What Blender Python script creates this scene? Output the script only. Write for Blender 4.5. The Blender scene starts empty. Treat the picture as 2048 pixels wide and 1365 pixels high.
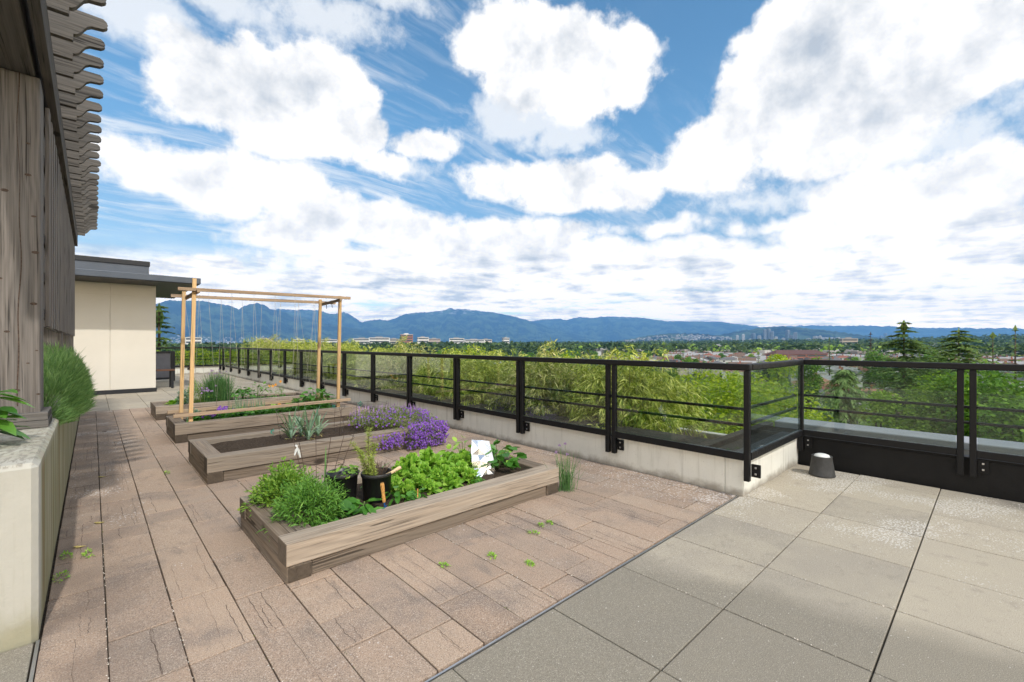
import bpy, bmesh, math, random
import numpy as np
from mathutils import Vector, Matrix
R = math.radians
random.seed(7)
rng = np.random.default_rng(7)
sc = bpy.context.scene
COL = sc.collection

# ------------------------------------------------------------------ camera
cam_data = bpy.data.cameras.new("camera")
cam = bpy.data.objects.new("camera", cam_data)
COL.objects.link(cam)
cam.location = (0, 0, 1.35)
cam.rotation_euler = (R(90), 0, R(-43))
cam_data.sensor_width = 36
cam_data.lens = 15.82
cam_data.shift_y = 0.0017
cam_data.clip_start = 0.05
cam_data.clip_end = 60000
sc.camera = cam
sc.view_settings.view_transform = 'Standard'
sc.view_settings.look = 'None'
sc.view_settings.gamma = 1
sc.view_settings.exposure = 0.0
sc.view_settings.use_curve_mapping = False
sc.cycles.max_bounces = 8
sc.cycles.diffuse_bounces = 3
sc.cycles.glossy_bounces = 4
sc.cycles.transmission_bounces = 6
sc.cycles.transparent_max_bounces = 16
sc.cycles.volume_bounces = 0
sc.cycles.sample_clamp_indirect = 6

# ------------------------------------------------------------------ node helper
class G:
    def __init__(s, nt): s.nt = nt
    def node(s, t, **kw):
        n = s.nt.nodes.new(t)
        for k, v in kw.items(): setattr(n, k, v)
        return n
    def put(s, sock, v):
        if hasattr(v, 'is_output'): s.nt.links.new(v, sock)
        elif v is not None:
            if isinstance(v, (tuple, list)) and len(v) == 3 and sock.type == 'RGBA': v = (*v, 1)
            sock.default_value = v
    def m(s, op, a, b=None, c=None, clamp=False):
        n = s.node('ShaderNodeMath', operation=op, use_clamp=clamp)
        for i, v in enumerate((a, b, c)):
            if v is not None: s.put(n.inputs[i], v)
        return n.outputs[0]
    def v(s, op, a, b=None):
        n = s.node('ShaderNodeVectorMath', operation=op)
        s.put(n.inputs[0], a)
        if b is not None:
            if op == 'SCALE': s.put(n.inputs['Scale'], b)
            else: s.put(n.inputs[1], b)
        return n.outputs[0]
    def noise(s, vec, scale, detail=4, rough=.5, dist=0, out='Fac', lac=2.0):
        n = s.node('ShaderNodeTexNoise')
        s.put(n.inputs['Vector'], vec); s.put(n.inputs['Scale'], scale); s.put(n.inputs['Detail'], detail)
        s.put(n.inputs['Roughness'], rough); s.put(n.inputs['Distortion'], dist); s.put(n.inputs['Lacunarity'], lac)
        return n.outputs[out]
    def vor(s, vec, scale, feature='F1', out='Distance', rand=1):
        n = s.node('ShaderNodeTexVoronoi', feature=feature)
        s.put(n.inputs['Vector'], vec); s.put(n.inputs['Scale'], scale); s.put(n.inputs['Randomness'], rand)
        return n.outputs[out]
    def ss(s, x, a, b, lo=0., hi=1.):
        n = s.node('ShaderNodeMapRange', interpolation_type='SMOOTHSTEP')
        s.put(n.inputs[0], x); n.inputs[1].default_value = a; n.inputs[2].default_value = b
        n.inputs[3].default_value = lo; n.inputs[4].default_value = hi
        return n.outputs[0]
    def lin(s, x, a, b, lo=0., hi=1.):
        n = s.node('ShaderNodeMapRange')
        s.put(n.inputs[0], x); n.inputs[1].default_value = a; n.inputs[2].default_value = b
        n.inputs[3].default_value = lo; n.inputs[4].default_value = hi
        return n.outputs[0]
    def mix(s, f, a, b, blend='MIX'):
        n = s.node('ShaderNodeMix', data_type='RGBA', blend_type=blend)
        s.put(n.inputs[0], f); s.put(n.inputs[6], a); s.put(n.inputs[7], b)
        return n.outputs[2]
    def ramp(s, f, stops):
        n = s.node('ShaderNodeValToRGB')
        e = n.color_ramp.elements
        while len(e) < len(stops): e.new(.5)
        for x, (p, c) in zip(e, stops): x.position = p; x.color = (*c, 1)
        s.put(n.inputs[0], f)
        return n.outputs[0]
    def sep(s, v):
        n = s.node('ShaderNodeSeparateXYZ'); s.put(n.inputs[0], v); return n.outputs
    def comb(s, x, y, z):
        n = s.node('ShaderNodeCombineXYZ')
        for i, q in enumerate((x, y, z)): s.put(n.inputs[i], q)
        return n.outputs[0]

# ------------------------------------------------------------------ sun and sky
HAZE = 7.2e-5
SUN_EL, SUN_SIDE = 46.0, 7.0          # sun stands behind the camera, to the south
sun_data = bpy.data.lights.new("sun", 'SUN')
sun = bpy.data.objects.new("sun", sun_data)
COL.objects.link(sun)
sun_data.energy = 3.3
sun_data.angle = R(1.2)
sun_data.color = (1.0, .95, .87)
_t = Vector((math.sin(R(SUN_SIDE)) * math.cos(R(SUN_EL)), math.cos(R(SUN_SIDE)) * math.cos(R(SUN_EL)), -math.sin(R(SUN_EL))))
sun.rotation_euler = _t.to_track_quat('-Z', 'Y').to_euler()
sun.location = (0, -20, 30)

world = bpy.data.worlds.new("World")
sc.world = world
world.use_nodes = True
wt = world.node_tree
wt.nodes.clear()
g = G(wt)
sky = g.node('ShaderNodeTexSky', sky_type='NISHITA')
sky.sun_disc = False
sky.sun_elevation = R(SUN_EL)
sky.sun_rotation = R(180 + SUN_SIDE)
sky.air_density = 1.0
sky.dust_density = 0.3
sky.ozone_density = 2.5
d = g.node('ShaderNodeTexCoord').outputs['Generated']
x, y, z = g.sep(d)
DEG = 180 / math.pi
az = g.m('MULTIPLY', g.m('ARCTAN2', x, y), DEG)
el = g.m('MULTIPLY', g.m('ARCSINE', z), DEG)
wn = g.sep(g.noise(d, 6, 4, .55, out='Color'))
azw = g.m('ADD', az, g.m('MULTIPLY', g.m('SUBTRACT', wn[0], .5), 9))
elw = g.m('ADD', el, g.m('MULTIPLY', g.m('SUBTRACT', wn[1], .5), 6))
# cumulus heaps: azimuth, elevation and half-widths in degrees
HEAPS = [(9.1, 25.5, 5.2, 3.7), (14.7, 25.4, 9.3, 5.1), (20.4, 26.5, 6.8, 5.4), (17.8, 22.7, 6.7, 3.0),
 (4.2, 16.2, 4.2, 2.2), (9.1, 16.5, 6.1, 3.2), (15.7, 16.6, 5.5, 2.6), (19.9, 14.7, 6.4, 2.5), (1.6, 18.0, 2.1, 1.1),
 (31.4, 23.6, 4.2, 1.7), (27.2, 21.1, 2.9, 1.2),
 (41.5, 33.5, 5.1, 3.5), (47.2, 31.6, 8.2, 5.0), (54.7, 30.7, 5.6, 3.0), (51.0, 27.8, 4.6, 2.0),
 (41.5, 19.6, 3.9, 2.2), (49.1, 19.0, 5.1, 3.0), (55.9, 18.6, 5.3, 2.6),
 (77.4, 29.9, 6.9, 4.3), (83.8, 25.5, 9.6, 6.7), (73.8, 25.3, 6.5, 3.4), (79.9, 20.7, 7.8, 4.0), (69.9, 21.4, 7.2, 2.4), (67.3, 19.3, 5.6, 2.4), (88.8, 26.6, 6.2, 4.2),
 (79.9, 14.3, 4.1, 2.7), (85.9, 14.0, 4.8, 2.7), (89.7, 13.9, 3.3, 3.3), (77.4, 12.0, 4.4, 1.9), (85.5, 10.0, 8.4, 2.5),
 (26.7, 14.2, 10.0, 2.2), (17.8, 11.7, 6.0, 1.8), (38.3, 12.6, 12.4, 2.3), (48.5, 13.0, 5.2, 2.4), (41.5, 8.6, 29.1, 3.7), (65.7, 10.6, 6.5, 1.5), (70.9, 8.2, 14.8, 2.6), (7.4, 7.0, 6.0, 2.0), (83.8, 7.0, 13.1, 2.4),
 (-0.2, 8.6, 1.1, 0.5), (61.8, 13.3, 3.2, 0.7), (69.9, 12.9, 0.9, 0.4), (73.1, 12.8, 1.5, 0.5)]
VEILS = [(3.2, 29.2, 6.5, 3.4), (11.8, 32.3, 6.1, 2.0), (20.9, 33.8, 8.6, 2.4), (27.8, 36.7, 6.5, 2.2), (5.4, 26.9, 2.6, 2.4), (44, 26.5, 6, 3.2), (50, 24.5, 7, 2.6), (85, 18.3, 10, 2.6), (72, 15.8, 8, 1.6), (31, 20.8, 5, 1.3)]
def field(table):
    f = None
    for a, e, ra, re in table:
        p = g.m('MULTIPLY', g.m('SUBTRACT', azw, a), 1 / ra)
        q = g.m('MULTIPLY', g.m('SUBTRACT', elw, e), 1 / re)
        r = g.m('SQRT', g.m('MULTIPLY_ADD', p, p, g.m('MULTIPLY', q, q)))
        k = re * 1.15
        s_ = g.m('MULTIPLY_ADD', r, -k, k)
        f = s_ if f is None else g.m('MAXIMUM', f, s_)
    return f
heap = field(HEAPS)
veil = field(VEILS)
# open sky elsewhere (behind the viewer) gets scattered heaps of the same kind
away = g.m('ABSOLUTE', g.m('SUBTRACT', az, 45))
wide = g.ss(away, 55, 75)
pl = g.v('SCALE', d, g.m('DIVIDE', 1.0, g.m('ADD', g.m('MAXIMUM', z, 0), .10)))
scat = g.m('MULTIPLY', g.m('SUBTRACT', g.noise(pl, 1.3, 3, .5), .47), 40)
above = g.ss(el, 36, 46)
wide = g.m('MAXIMUM', wide, above)
heap = g.m('ADD', g.m('MULTIPLY', heap, g.m('SUBTRACT', 1, wide)), g.m('MULTIPLY', scat, wide))
amp = g.lin(el, 4, 26, 2.0, 6.6)
bil = g.noise(d, 11, 13, .62)
up = g.noise(g.v('ADD', d, (0, -.016, .030)), 10, 7, .56)
heap = g.m('ADD', heap, g.lin(el, 8, 24, .3, .75))
dens = g.m('ADD', heap, g.m('MULTIPLY', g.m('SUBTRACT', bil, .5), amp))
hard = g.ss(dens, -.35, 1.05)
wisp = g.noise(d, 26, 7, .62)
soft = g.m('MULTIPLY', g.ss(g.m('ADD', veil, g.m('MULTIPLY', g.m('SUBTRACT', wisp, .5), 4.5)), -.4, 1.9), .80)
# high thin streaks
st = g.node('ShaderNodeMapping'); st.inputs['Rotation'].default_value = (0, 0, R(38)); st.inputs['Scale'].default_value = (.9, 5.5, 1)
g.put(st.inputs['Vector'], pl)
stw = g.v('ADD', st.outputs[0], g.v('SCALE', g.noise(pl, 1.6, 3, out='Color'), 1.4))
streak = g.ss(g.noise(stw, 1.5, 8, .64), .42, .78)
streak = g.m('MULTIPLY', streak, g.ss(g.noise(pl, .55, 2), .34, .54))
streak = g.m('MULTIPLY', streak, g.lin(el, 6, 30, .85, .7))
# low flat decks towards the horizon
flat = g.v('SCALE', d, g.m('DIVIDE', 1.0, g.m('ADD', g.m('MAXIMUM', z, 0), .085)))
fl = g.sep(flat)
flat2 = g.comb(g.m('MULTIPLY', fl[0], 1), g.m('MULTIPLY', fl[1], 1), 3.3)
deckn = g.noise(flat2, .95, 8, .56)
deckn2 = g.noise(g.v('ADD', flat2, (.09, .10, 0)), .95, 6, .56)
decka = g.m('MULTIPLY', g.ss(deckn, .30, .45), g.ss(el, 11, 7))
alpha = g.m('MAXIMUM', hard, decka)
# shade: bright sunlit rims and tops, greyer thick middles and undersides
thick = g.ss(dens, .9, 5.2)
relief = g.m('MULTIPLY', g.m('SUBTRACT', bil, up), 2.6)
grey = g.m('ADD', g.m('MULTIPLY', thick, g.lin(g.noise(d, 4.2, 3, .45), .36, .64, .10, .44)), g.m('MULTIPLY', relief, -1))
under = g.m('MULTIPLY', g.ss(g.noise(flat2, 1.5, 5, .55), .50, .70), g.m('MULTIPLY', g.ss(el, 14, 9), .5))
lowrel = g.m('MULTIPLY', g.m('MULTIPLY', g.m('SUBTRACT', deckn2, deckn), 6.5), g.ss(el, 14, 8))
grey = g.m('ADD', grey, under)
grey = g.m('ADD', grey, lowrel)
grey = g.m('MULTIPLY', g.m('ADD', grey, 0, clamp=True), g.lin(wide, 0, 1, 1, .4))
base_c = g.mix(grey, (10.6, 10.6, 10.6), (5.0, 5.6, 6.4))
base_c = g.mix(1.0, base_c, g.mix(wide, (1, 1, 1), (1.5, 1.47, 1.42)), 'MULTIPLY')   # out-of-view clouds brightened as added fill light for the shaded walls
thin_c = (9.6, 9.9, 10.2)
skyc = g.mix(1.0, sky.outputs[0], g.mix(g.ss(el, 8, 27), (1.08, 1.2, 1.22), (1.12, 1.66, 1.74)), 'MULTIPLY')
c1 = g.mix(g.m('MAXIMUM', streak, soft), skyc, thin_c)
c2 = g.mix(alpha, c1, base_c)
# the sky stands behind up to twenty-five kilometres of haze: the decks low over the horizon are brighter
tau = g.m('MULTIPLY', g.m('MINIMUM', 27000, g.m('DIVIDE', 1300, g.m('MAXIMUM', z, .002))), HAZE)
gain = g.m('EXPONENT', g.m('MULTIPLY', tau, .84))
gl_ = g.m('SUBTRACT', gain, 1)
gainc = g.comb(g.m('MULTIPLY_ADD', gl_, .98, 1), g.m('MULTIPLY_ADD', gl_, .74, 1), g.m('MULTIPLY_ADD', gl_, .42, 1))
c3 = g.mix(1.0, c2, gainc, 'MULTIPLY')
bg = g.node('ShaderNodeBackground')
g.put(bg.inputs[0], c3)
bg.inputs[1].default_value = 0.10
out = g.node('ShaderNodeOutputWorld')
wt.links.new(bg.outputs[0], out.inputs[0])
world.cycles.sampling_method = 'MANUAL'
world.cycles.sample_map_resolution = 1024

# ------------------------------------------------------------------ mesh helpers
class MB:
    """collects vertices and faces, then links them as ONE mesh object"""
    def __init__(s): s.V = []; s.F = []; s.M = []; s.n = 0; s.S = []
    def add(s, V, F, mi=0, smooth=False):
        V = np.asarray(V, float).reshape(-1, 3)
        for f in ([F] if isinstance(F, np.ndarray) else s._group(F)):
            f = np.asarray(f, int) + s.n
            s.F.append(f); s.M.append(np.full(len(f), mi)); s.S.append(np.full(len(f), smooth))
        s.V.append(V); s.n += len(V)
        return s
    @staticmethod
    def _group(F):
        out = {}
        for f in F: out.setdefault(len(f), []).append(f)
        return list(out.values())
    def box(s, x0, x1, y0, y1, z0, z1, mi=0):
        V = [(x, y, z) for z in (z0, z1) for y in (y0, y1) for x in (x0, x1)]
        return s.add(V, np.array([(0, 2, 3, 1), (4, 5, 7, 6), (0, 1, 5, 4), (2, 6, 7, 3), (0, 4, 6, 2), (1, 3, 7, 5)]), mi)
    def beam(s, a, b, w, h, up=(0, 0, 1), mi=0, taper=1.0):
        a = Vector(a); b = Vector(b); dd = (b - a).normalized(); up = Vector(up)
        sd = dd.cross(up)
        if sd.length < 1e-4: sd = dd.cross(Vector((1, 0, 0)))
        sd.normalize(); u = sd.cross(dd)
        V = []
        for p, k in ((a, 1), (b, taper)):
            for i, j in ((-1, -1), (1, -1), (1, 1), (-1, 1)):
                V.append(p + sd * (i * w * k / 2) + u * (j * h * k / 2))
        return s.add(V, np.array([(0, 1, 5, 4), (1, 2, 6, 5), (2, 3, 7, 6), (3, 0, 4, 7), (3, 2, 1, 0), (4, 5, 6, 7)]), mi)
    def tube(s, pts, rad, n=8, mi=0, cap=True, closed=False):
        pts = [Vector(p) for p in pts]
        if not hasattr(rad, '__len__'): rad = [rad] * len(pts)
        V = []; F = []; L = len(pts); ref = None
        for i, p in enumerate(pts):
            if closed: t = pts[(i + 1) % L] - pts[i - 1]
            else: t = pts[min(i + 1, L - 1)] - pts[max(i - 1, 0)]
            t.normalize()
            if ref is None:
                ref = t.cross(Vector((0, 0, 1)))
                if ref.length < .05: ref = t.cross(Vector((1, 0, 0)))
            ref = (ref - t * ref.dot(t)).normalized()
            b = t.cross(ref)
            for k in range(n):
                a = 2 * math.pi * k / n
                V.append(p + (ref * math.cos(a) + b * math.sin(a)) * rad[i])
        for i in range(L if closed else L - 1):
            for k in range(n):
                j = (i + 1) % L
                F.append((i * n + k, i * n + (k + 1) % n, j * n + (k + 1) % n, j * n + k))
        if cap and not closed:
            F.append(tuple(range(n - 1, -1, -1))); F.append(tuple((L - 1) * n + k for k in range(n)))
        return s.add(V, F, mi, True)
    def lathe(s, prof, n=24, mi=0, c=(0, 0, 0), smooth=True):
        V = []; F = []
        for r, z in prof:
            for k in range(n):
                a = 2 * math.pi * k / n
                V.append((c[0] + r * math.cos(a), c[1] + r * math.sin(a), c[2] + z))
        for i in range(len(prof) - 1):
            for k in range(n): F.append((i * n + k, i * n + (k + 1) % n, (i + 1) * n + (k + 1) % n, (i + 1) * n + k))
        return s.add(V, F, mi, smooth)
    def prism(s, poly, axis, a0, a1, mi=0):
        """poly in the plane across axis; extruded along axis from a0 to a1"""
        n = len(poly); V = []
        for a in (a0, a1):
            for u, v in poly: V.append({'x': (a, u, v), 'y': (u, a, v), 'z': (u, v, a)}[axis])
        F = [tuple(range(n)), tuple(range(2 * n - 1, n - 1, -1))]
        for i in range(n): F.append((i, (i + 1) % n, n + (i + 1) % n, n + i))
        return s.add(V, F, mi)
    def build(s, name, mats, parent=None, bevel=0, loc=None, origin=None, fix=False):
        me = bpy.data.meshes.new(name)
        V = np.concatenate(s.V) if s.V else np.zeros((0, 3))
        if origin is not None: V = V - np.array(origin)
        me.vertices.add(len(V)); me.vertices.foreach_set('co', V.astype(np.float32).ravel())
        sizes = np.concatenate([np.full(len(f), f.shape[1]) for f in s.F])
        loops = np.concatenate([f.ravel() for f in s.F])
        me.loops.add(len(loops)); me.loops.foreach_set('vertex_index', loops.astype(np.int32))
        me.polygons.add(len(sizes))
        st = np.concatenate(([0], np.cumsum(sizes)[:-1]))
        me.polygons.foreach_set('loop_start', st.astype(np.int32))
        me.polygons.foreach_set('loop_total', sizes.astype(np.int32))
        me.polygons.foreach_set('material_index', np.concatenate(s.M).astype(np.int32))
        me.polygons.foreach_set('use_smooth', np.concatenate(s.S).astype(bool))
        me.update(calc_edges=True)
        if fix:
            bm = bmesh.new(); bm.from_mesh(me); bmesh.ops.recalc_face_normals(bm, faces=bm.faces); bm.to_mesh(me); bm.free()
        for m_ in (mats if isinstance(mats, (list, tuple)) else [mats]): me.materials.append(m_)
        o = bpy.data.objects.new(name, me); COL.objects.link(o)
        if parent is not None: o.parent = parent
        if origin is not None and loc is None: loc = origin
        if loc is not None: o.location = loc
        if bevel:
            bv = o.modifiers.new('bevel', 'BEVEL'); bv.width = bevel; bv.segments = 2; bv.limit_method = 'ANGLE'
        return o

def tag(o, label=None, cat=None, group=None, kind=None):
    if label: o['label'] = label
    if cat: o['category'] = cat
    if group: o['group'] = group
    if kind: o['kind'] = kind
    return o
def thing(name, label, cat, loc=(0, 0, 0), group=None):
    o = bpy.data.objects.new(name, None); COL.objects.link(o); o.location = loc
    o.empty_display_size = .1
    return tag(o, label, cat, group)
KIDS = {}
def copy_tree(o, parent=None):
    c = o.copy(); COL.objects.link(c)
    if parent is not None: c.parent = parent
    for ch in o.children: copy_tree(ch, c)
    return c

# leaves: vectorised strips.  P base, D direction, U up-ish normal, L length, W width
def unit(a): return a / np.maximum(np.linalg.norm(a, axis=-1, keepdims=True), 1e-9)
def leaf_strips(P, D, U, L, W, prof=((0, .25), (.35, 1), (.75, .7), (1, .04)), droop=.3, fold=.0):
    P = np.asarray(P, float); N = len(P)
    D = unit(np.asarray(D, float)); S = unit(np.cross(D, np.asarray(U, float))); Nn = np.cross(S, D)
    L = np.broadcast_to(np.asarray(L, float), (N,))[:, None]; W = np.broadcast_to(np.asarray(W, float), (N,))[:, None]
    dr = np.broadcast_to(np.asarray(droop, float), (N,))[:, None]
    V = []; cols = 3 if fold else 2
    for t, w in prof:
        c = P + D * L * t + np.array([0, 0, -1.]) * dr * L * t * t
        a = c - S * W * w / 2; b = c + S * W * w / 2
        if fold: V += [a, c - Nn * W * w * fold, b]
        else: V += [a, b]
    V = np.stack(V, 1); k = V.shape[1]; F = []
    for i in range(len(prof) - 1):
        for j in range(cols - 1):
            q = i * cols + j; F.append((q, q + 1, q + cols + 1, q + cols))
    F = np.array(F)[None] + (np.arange(N) * k)[:, None, None]
    return V.reshape(-1, 3), F.reshape(-1, 4)
DIAMOND = ((0, .1), (.45, 1), (1, .05))
def rdir(n, zlo=-1, zhi=1, r=rng):
    z_ = r.uniform(zlo, zhi, n); a = r.uniform(0, 2 * np.pi, n); q = np.sqrt(np.maximum(0, 1 - z_ * z_))
    return np.stack([q * np.cos(a), q * np.sin(a), z_], 1)

# ------------------------------------------------------------------ materials
def mat(name, fn, rough=.7, spec=.5, metal=0.0):
    m_ = bpy.data.materials.new(name); m_.use_nodes = True
    nt = m_.node_tree; b = nt.nodes['Principled BSDF']; q = G(nt)
    b.inputs['Roughness'].default_value = rough; b.inputs['Specular IOR Level'].default_value = spec
    b.inputs['Metallic'].default_value = metal
    q.bsdf = b
    q.co = q.node('ShaderNodeTexCoord').outputs['Object']
    q.rand = q.node('ShaderNodeObjectInfo').outputs['Random']
    c = fn(q)
    if c is not None: q.put(b.inputs['Base Color'], c)
    return m_
def bump(q, h, dist=.002, strength=1.0):
    n = q.node('ShaderNodeBump'); q.put(n.inputs['Height'], h); n.inputs['Distance'].default_value = dist; n.inputs['Strength'].default_value = strength
    q.nt.links.new(n.outputs[0], q.bsdf.inputs['Normal'])
def island(q): return q.node('ShaderNodeNewGeometry').outputs['Random Per Island']
def wpos(q): return q.node('ShaderNodeNewGeometry').outputs['Position']

def wood(name, axis, dark, light, grey=(.2, .18, .16), gamt=.35, knots=True, scale=1.0):
    def fn(q):
        off = q.v('SCALE', q.comb(q.rand, q.m('MULTIPLY', q.rand, 3.7), q.m('MULTIPLY', q.rand, 7.3)), 20.0)
        base = q.v('ADD', q.co, off)
        s_ = [26 * scale] * 3; s_['xyz'.index(axis)] = 1.1 * scale
        vec = q.v('MULTIPLY', base, tuple(s_))
        warp = q.noise(q.v('MULTIPLY', base, tuple(2.5 if i != 'xyz'.index(axis) else .8 for i in range(3))), 1.0, 2)
        vec2 = q.v('ADD', vec, q.v('SCALE', q.comb(warp, warp, warp), 1.9))
        big = q.noise(vec2, .55, 5, .6)
        n1 = q.noise(vec2, 1.6, 6, .6)
        s2 = [120 * scale] * 3; s2['xyz'.index(axis)] = 1.8 * scale
        fine = q.noise(q.v('MULTIPLY', base, tuple(s2)), 1.0, 3, .6)
        wv = q.node('ShaderNodeTexWave', wave_type='BANDS', bands_direction='DIAGONAL')
        q.put(wv.inputs['Vector'], vec2); wv.inputs['Scale'].default_value = .75; wv.inputs['Distortion'].default_value = 4; wv.inputs['Detail'].default_value = 2
        v_ = q.m('ADD', q.m('MULTIPLY', n1, .44), q.m('ADD', q.m('MULTIPLY', wv.outputs['Fac'], .08), q.m('MULTIPLY', fine, .50)))
        c = q.ramp(v_, [(.33, dark), (.49, tuple(a * .42 + b * .58 for a, b in zip(dark, light))), (.66, light)])
        c = q.mix(q.m('MULTIPLY', q.ss(big, .35, .65), gamt), c, grey)
        s3 = [34 * scale] * 3; s3['xyz'.index(axis)] = .55 * scale
        split = q.ss(q.noise(q.v('ADD', q.v('MULTIPLY', base, tuple(s3)), q.v('SCALE', q.comb(warp, warp, warp), 2.0)), 1.0, 2, .5), .335, .30)
        crack = q.m('MAXIMUM', q.m('MULTIPLY', q.ss(fine, .40, .30), .8), split)
        c = q.mix(q.m('MULTIPLY', crack, .75), c, tuple(v * .3 for v in dark))
        nv = q.node('ShaderNodeVectorTransform', vector_type='NORMAL', convert_from='WORLD', convert_to='OBJECT')
        q.put(nv.inputs[0], q.node('ShaderNodeNewGeometry').outputs['True Normal'])
        na_ = q.m('ABSOLUTE', q.sep(nv.outputs[0])['xyz'.index(axis)])
        ring = q.noise(q.v('MULTIPLY', base, (22, 22, 22)), 1.0, 4, .6)
        c = q.mix(q.ss(na_, .85, .95, 0, .9), c, q.mix(ring, tuple(v * .25 for v in dark), tuple(v * .42 for v in light)))
        tone = q.lin(q.rand, 0, 1, .78, 1.12)
        c = q.mix(1.0, c, q.comb(tone, tone, tone), 'MULTIPLY')
        if knots:
            ks = [3.2] * 3; ks['xyz'.index(axis)] = 1.5
            kd = q.vor(q.v('MULTIPLY', base, tuple(ks)), 1.0)
            c = q.mix(q.ss(kd, .13, .06, 0, .85), c, tuple(v * .35 for v in dark))
        bump(q, q.m('ADD', v_, q.m('MULTIPLY', crack, -.6)), .004, .8)
        return c
    return mat(name, fn, .85, .25)

def flat(name, col, rough=.6, spec=.5, metal=0., var=.15, scale=6, bumpd=0, bscale=200):
    def fn(q):
        n1 = q.noise(q.co, scale, 5, .6)
        c = q.mix(q.lin(n1, .3, .7), tuple(v * (1 - var) for v in col), tuple(min(1, v * (1 + var)) for v in col))
        if bumpd: bump(q, q.noise(q.co, bscale, 3), bumpd)
        return c
    return mat(name, fn, rough, spec, metal)

def leafmat(name, c0, c1, c2, trans=.35, rough=.5, spec=.35, objvar=0.0):
    m_ = bpy.data.materials.new(name); m_.use_nodes = True
    nt = m_.node_tree; nt.nodes.clear(); q = G(nt)
    r_ = island(q)
    if objvar:
        r_ = q.m('ADD', q.m('MULTIPLY', r_, 1 - objvar), q.m('MULTIPLY', q.node('ShaderNodeObjectInfo').outputs['Random'], objvar))
    c = q.ramp(r_, [(0, c0), (.5, c1), (1, c2)])
    p = q.node('ShaderNodeBsdfPrincipled'); q.put(p.inputs['Base Color'], c)
    p.inputs['Roughness'].default_value = rough; p.inputs['Specular IOR Level'].default_value = spec
    t = q.node('ShaderNodeBsdfTranslucent'); q.put(t.inputs[0], q.mix(1.0, c, (1.25, 1.3, .6), 'MULTIPLY'))
    mx = q.node('ShaderNodeMixShader'); mx.inputs[0].default_value = trans
    nt.links.new(p.outputs[0], mx.inputs[1]); nt.links.new(t.outputs[0], mx.inputs[2])
    o = q.node('ShaderNodeOutputMaterial'); nt.links.new(mx.outputs[0], o.inputs[0])
    return m_

def glassmat():
    m_ = bpy.data.materials.new('clear_glass'); m_.use_nodes = True
    nt = m_.node_tree; nt.nodes.clear(); q = G(nt)
    t = q.node('ShaderNodeBsdfTransparent'); t.inputs[0].default_value = (.80, .84, .825, 1)
    gl = q.node('ShaderNodeBsdfGlossy'); gl.inputs['Roughness'].default_value = .005; gl.inputs[0].default_value = (.95, 1, .98, 1)
    fr = q.node('ShaderNodeFresnel'); q.put(fr.inputs[0], q.lin(q.node('ShaderNodeNewGeometry').outputs['Backfacing'], 0, 1, 1.62, 1 / 1.62))
    mx = q.node('ShaderNodeMixShader')
    q.put(mx.inputs[0], fr.outputs[0])
    nt.links.new(t.outputs[0], mx.inputs[1]); nt.links.new(gl.outputs[0], mx.inputs[2])
    o = q.node('ShaderNodeOutputMaterial'); nt.links.new(mx.outputs[0], o.inputs[0])
    return m_

GREYW = dict(dark=(.085, .06, .045), light=(.30, .235, .175))
W_X = wood('weathered_wood_across', 'x', (.13, .10, .075), (.40, .325, .25), (.31, .27, .225), .45)
W_Y = wood('weathered_wood_along', 'y', (.085, .06, .042), (.29, .225, .165), (.22, .195, .17), .4)
W_DAMP_SHADE = wood('damp_shaded_lower_wood', 'x', (.075, .055, .04), (.23, .18, .135), (.19, .16, .13), .4)  # damp tone plus overhang shade painted into the lower front timbers
P_X = wood('silvered_wood_across', 'x', (.045, .04, .036), (.165, .15, .135), (.12, .115, .11), .5)
P_Y = wood('silvered_wood_along', 'y', (.04, .035, .031), (.14, .125, .112), (.10, .095, .09), .5)
P_Z = wood('silvered_wood_upright', 'z', (.055, .047, .041), (.225, .20, .18), (.155, .145, .138), .5)
NEW_Z = wood('new_pine_upright', 'z', (.50, .30, .13), (.72, .49, .25), (.64, .42, .21), .3)
NEW_X = wood('new_pine_across', 'x', (.24, .16, .10), (.46, .33, .215), (.34, .27, .20), .4)
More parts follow.
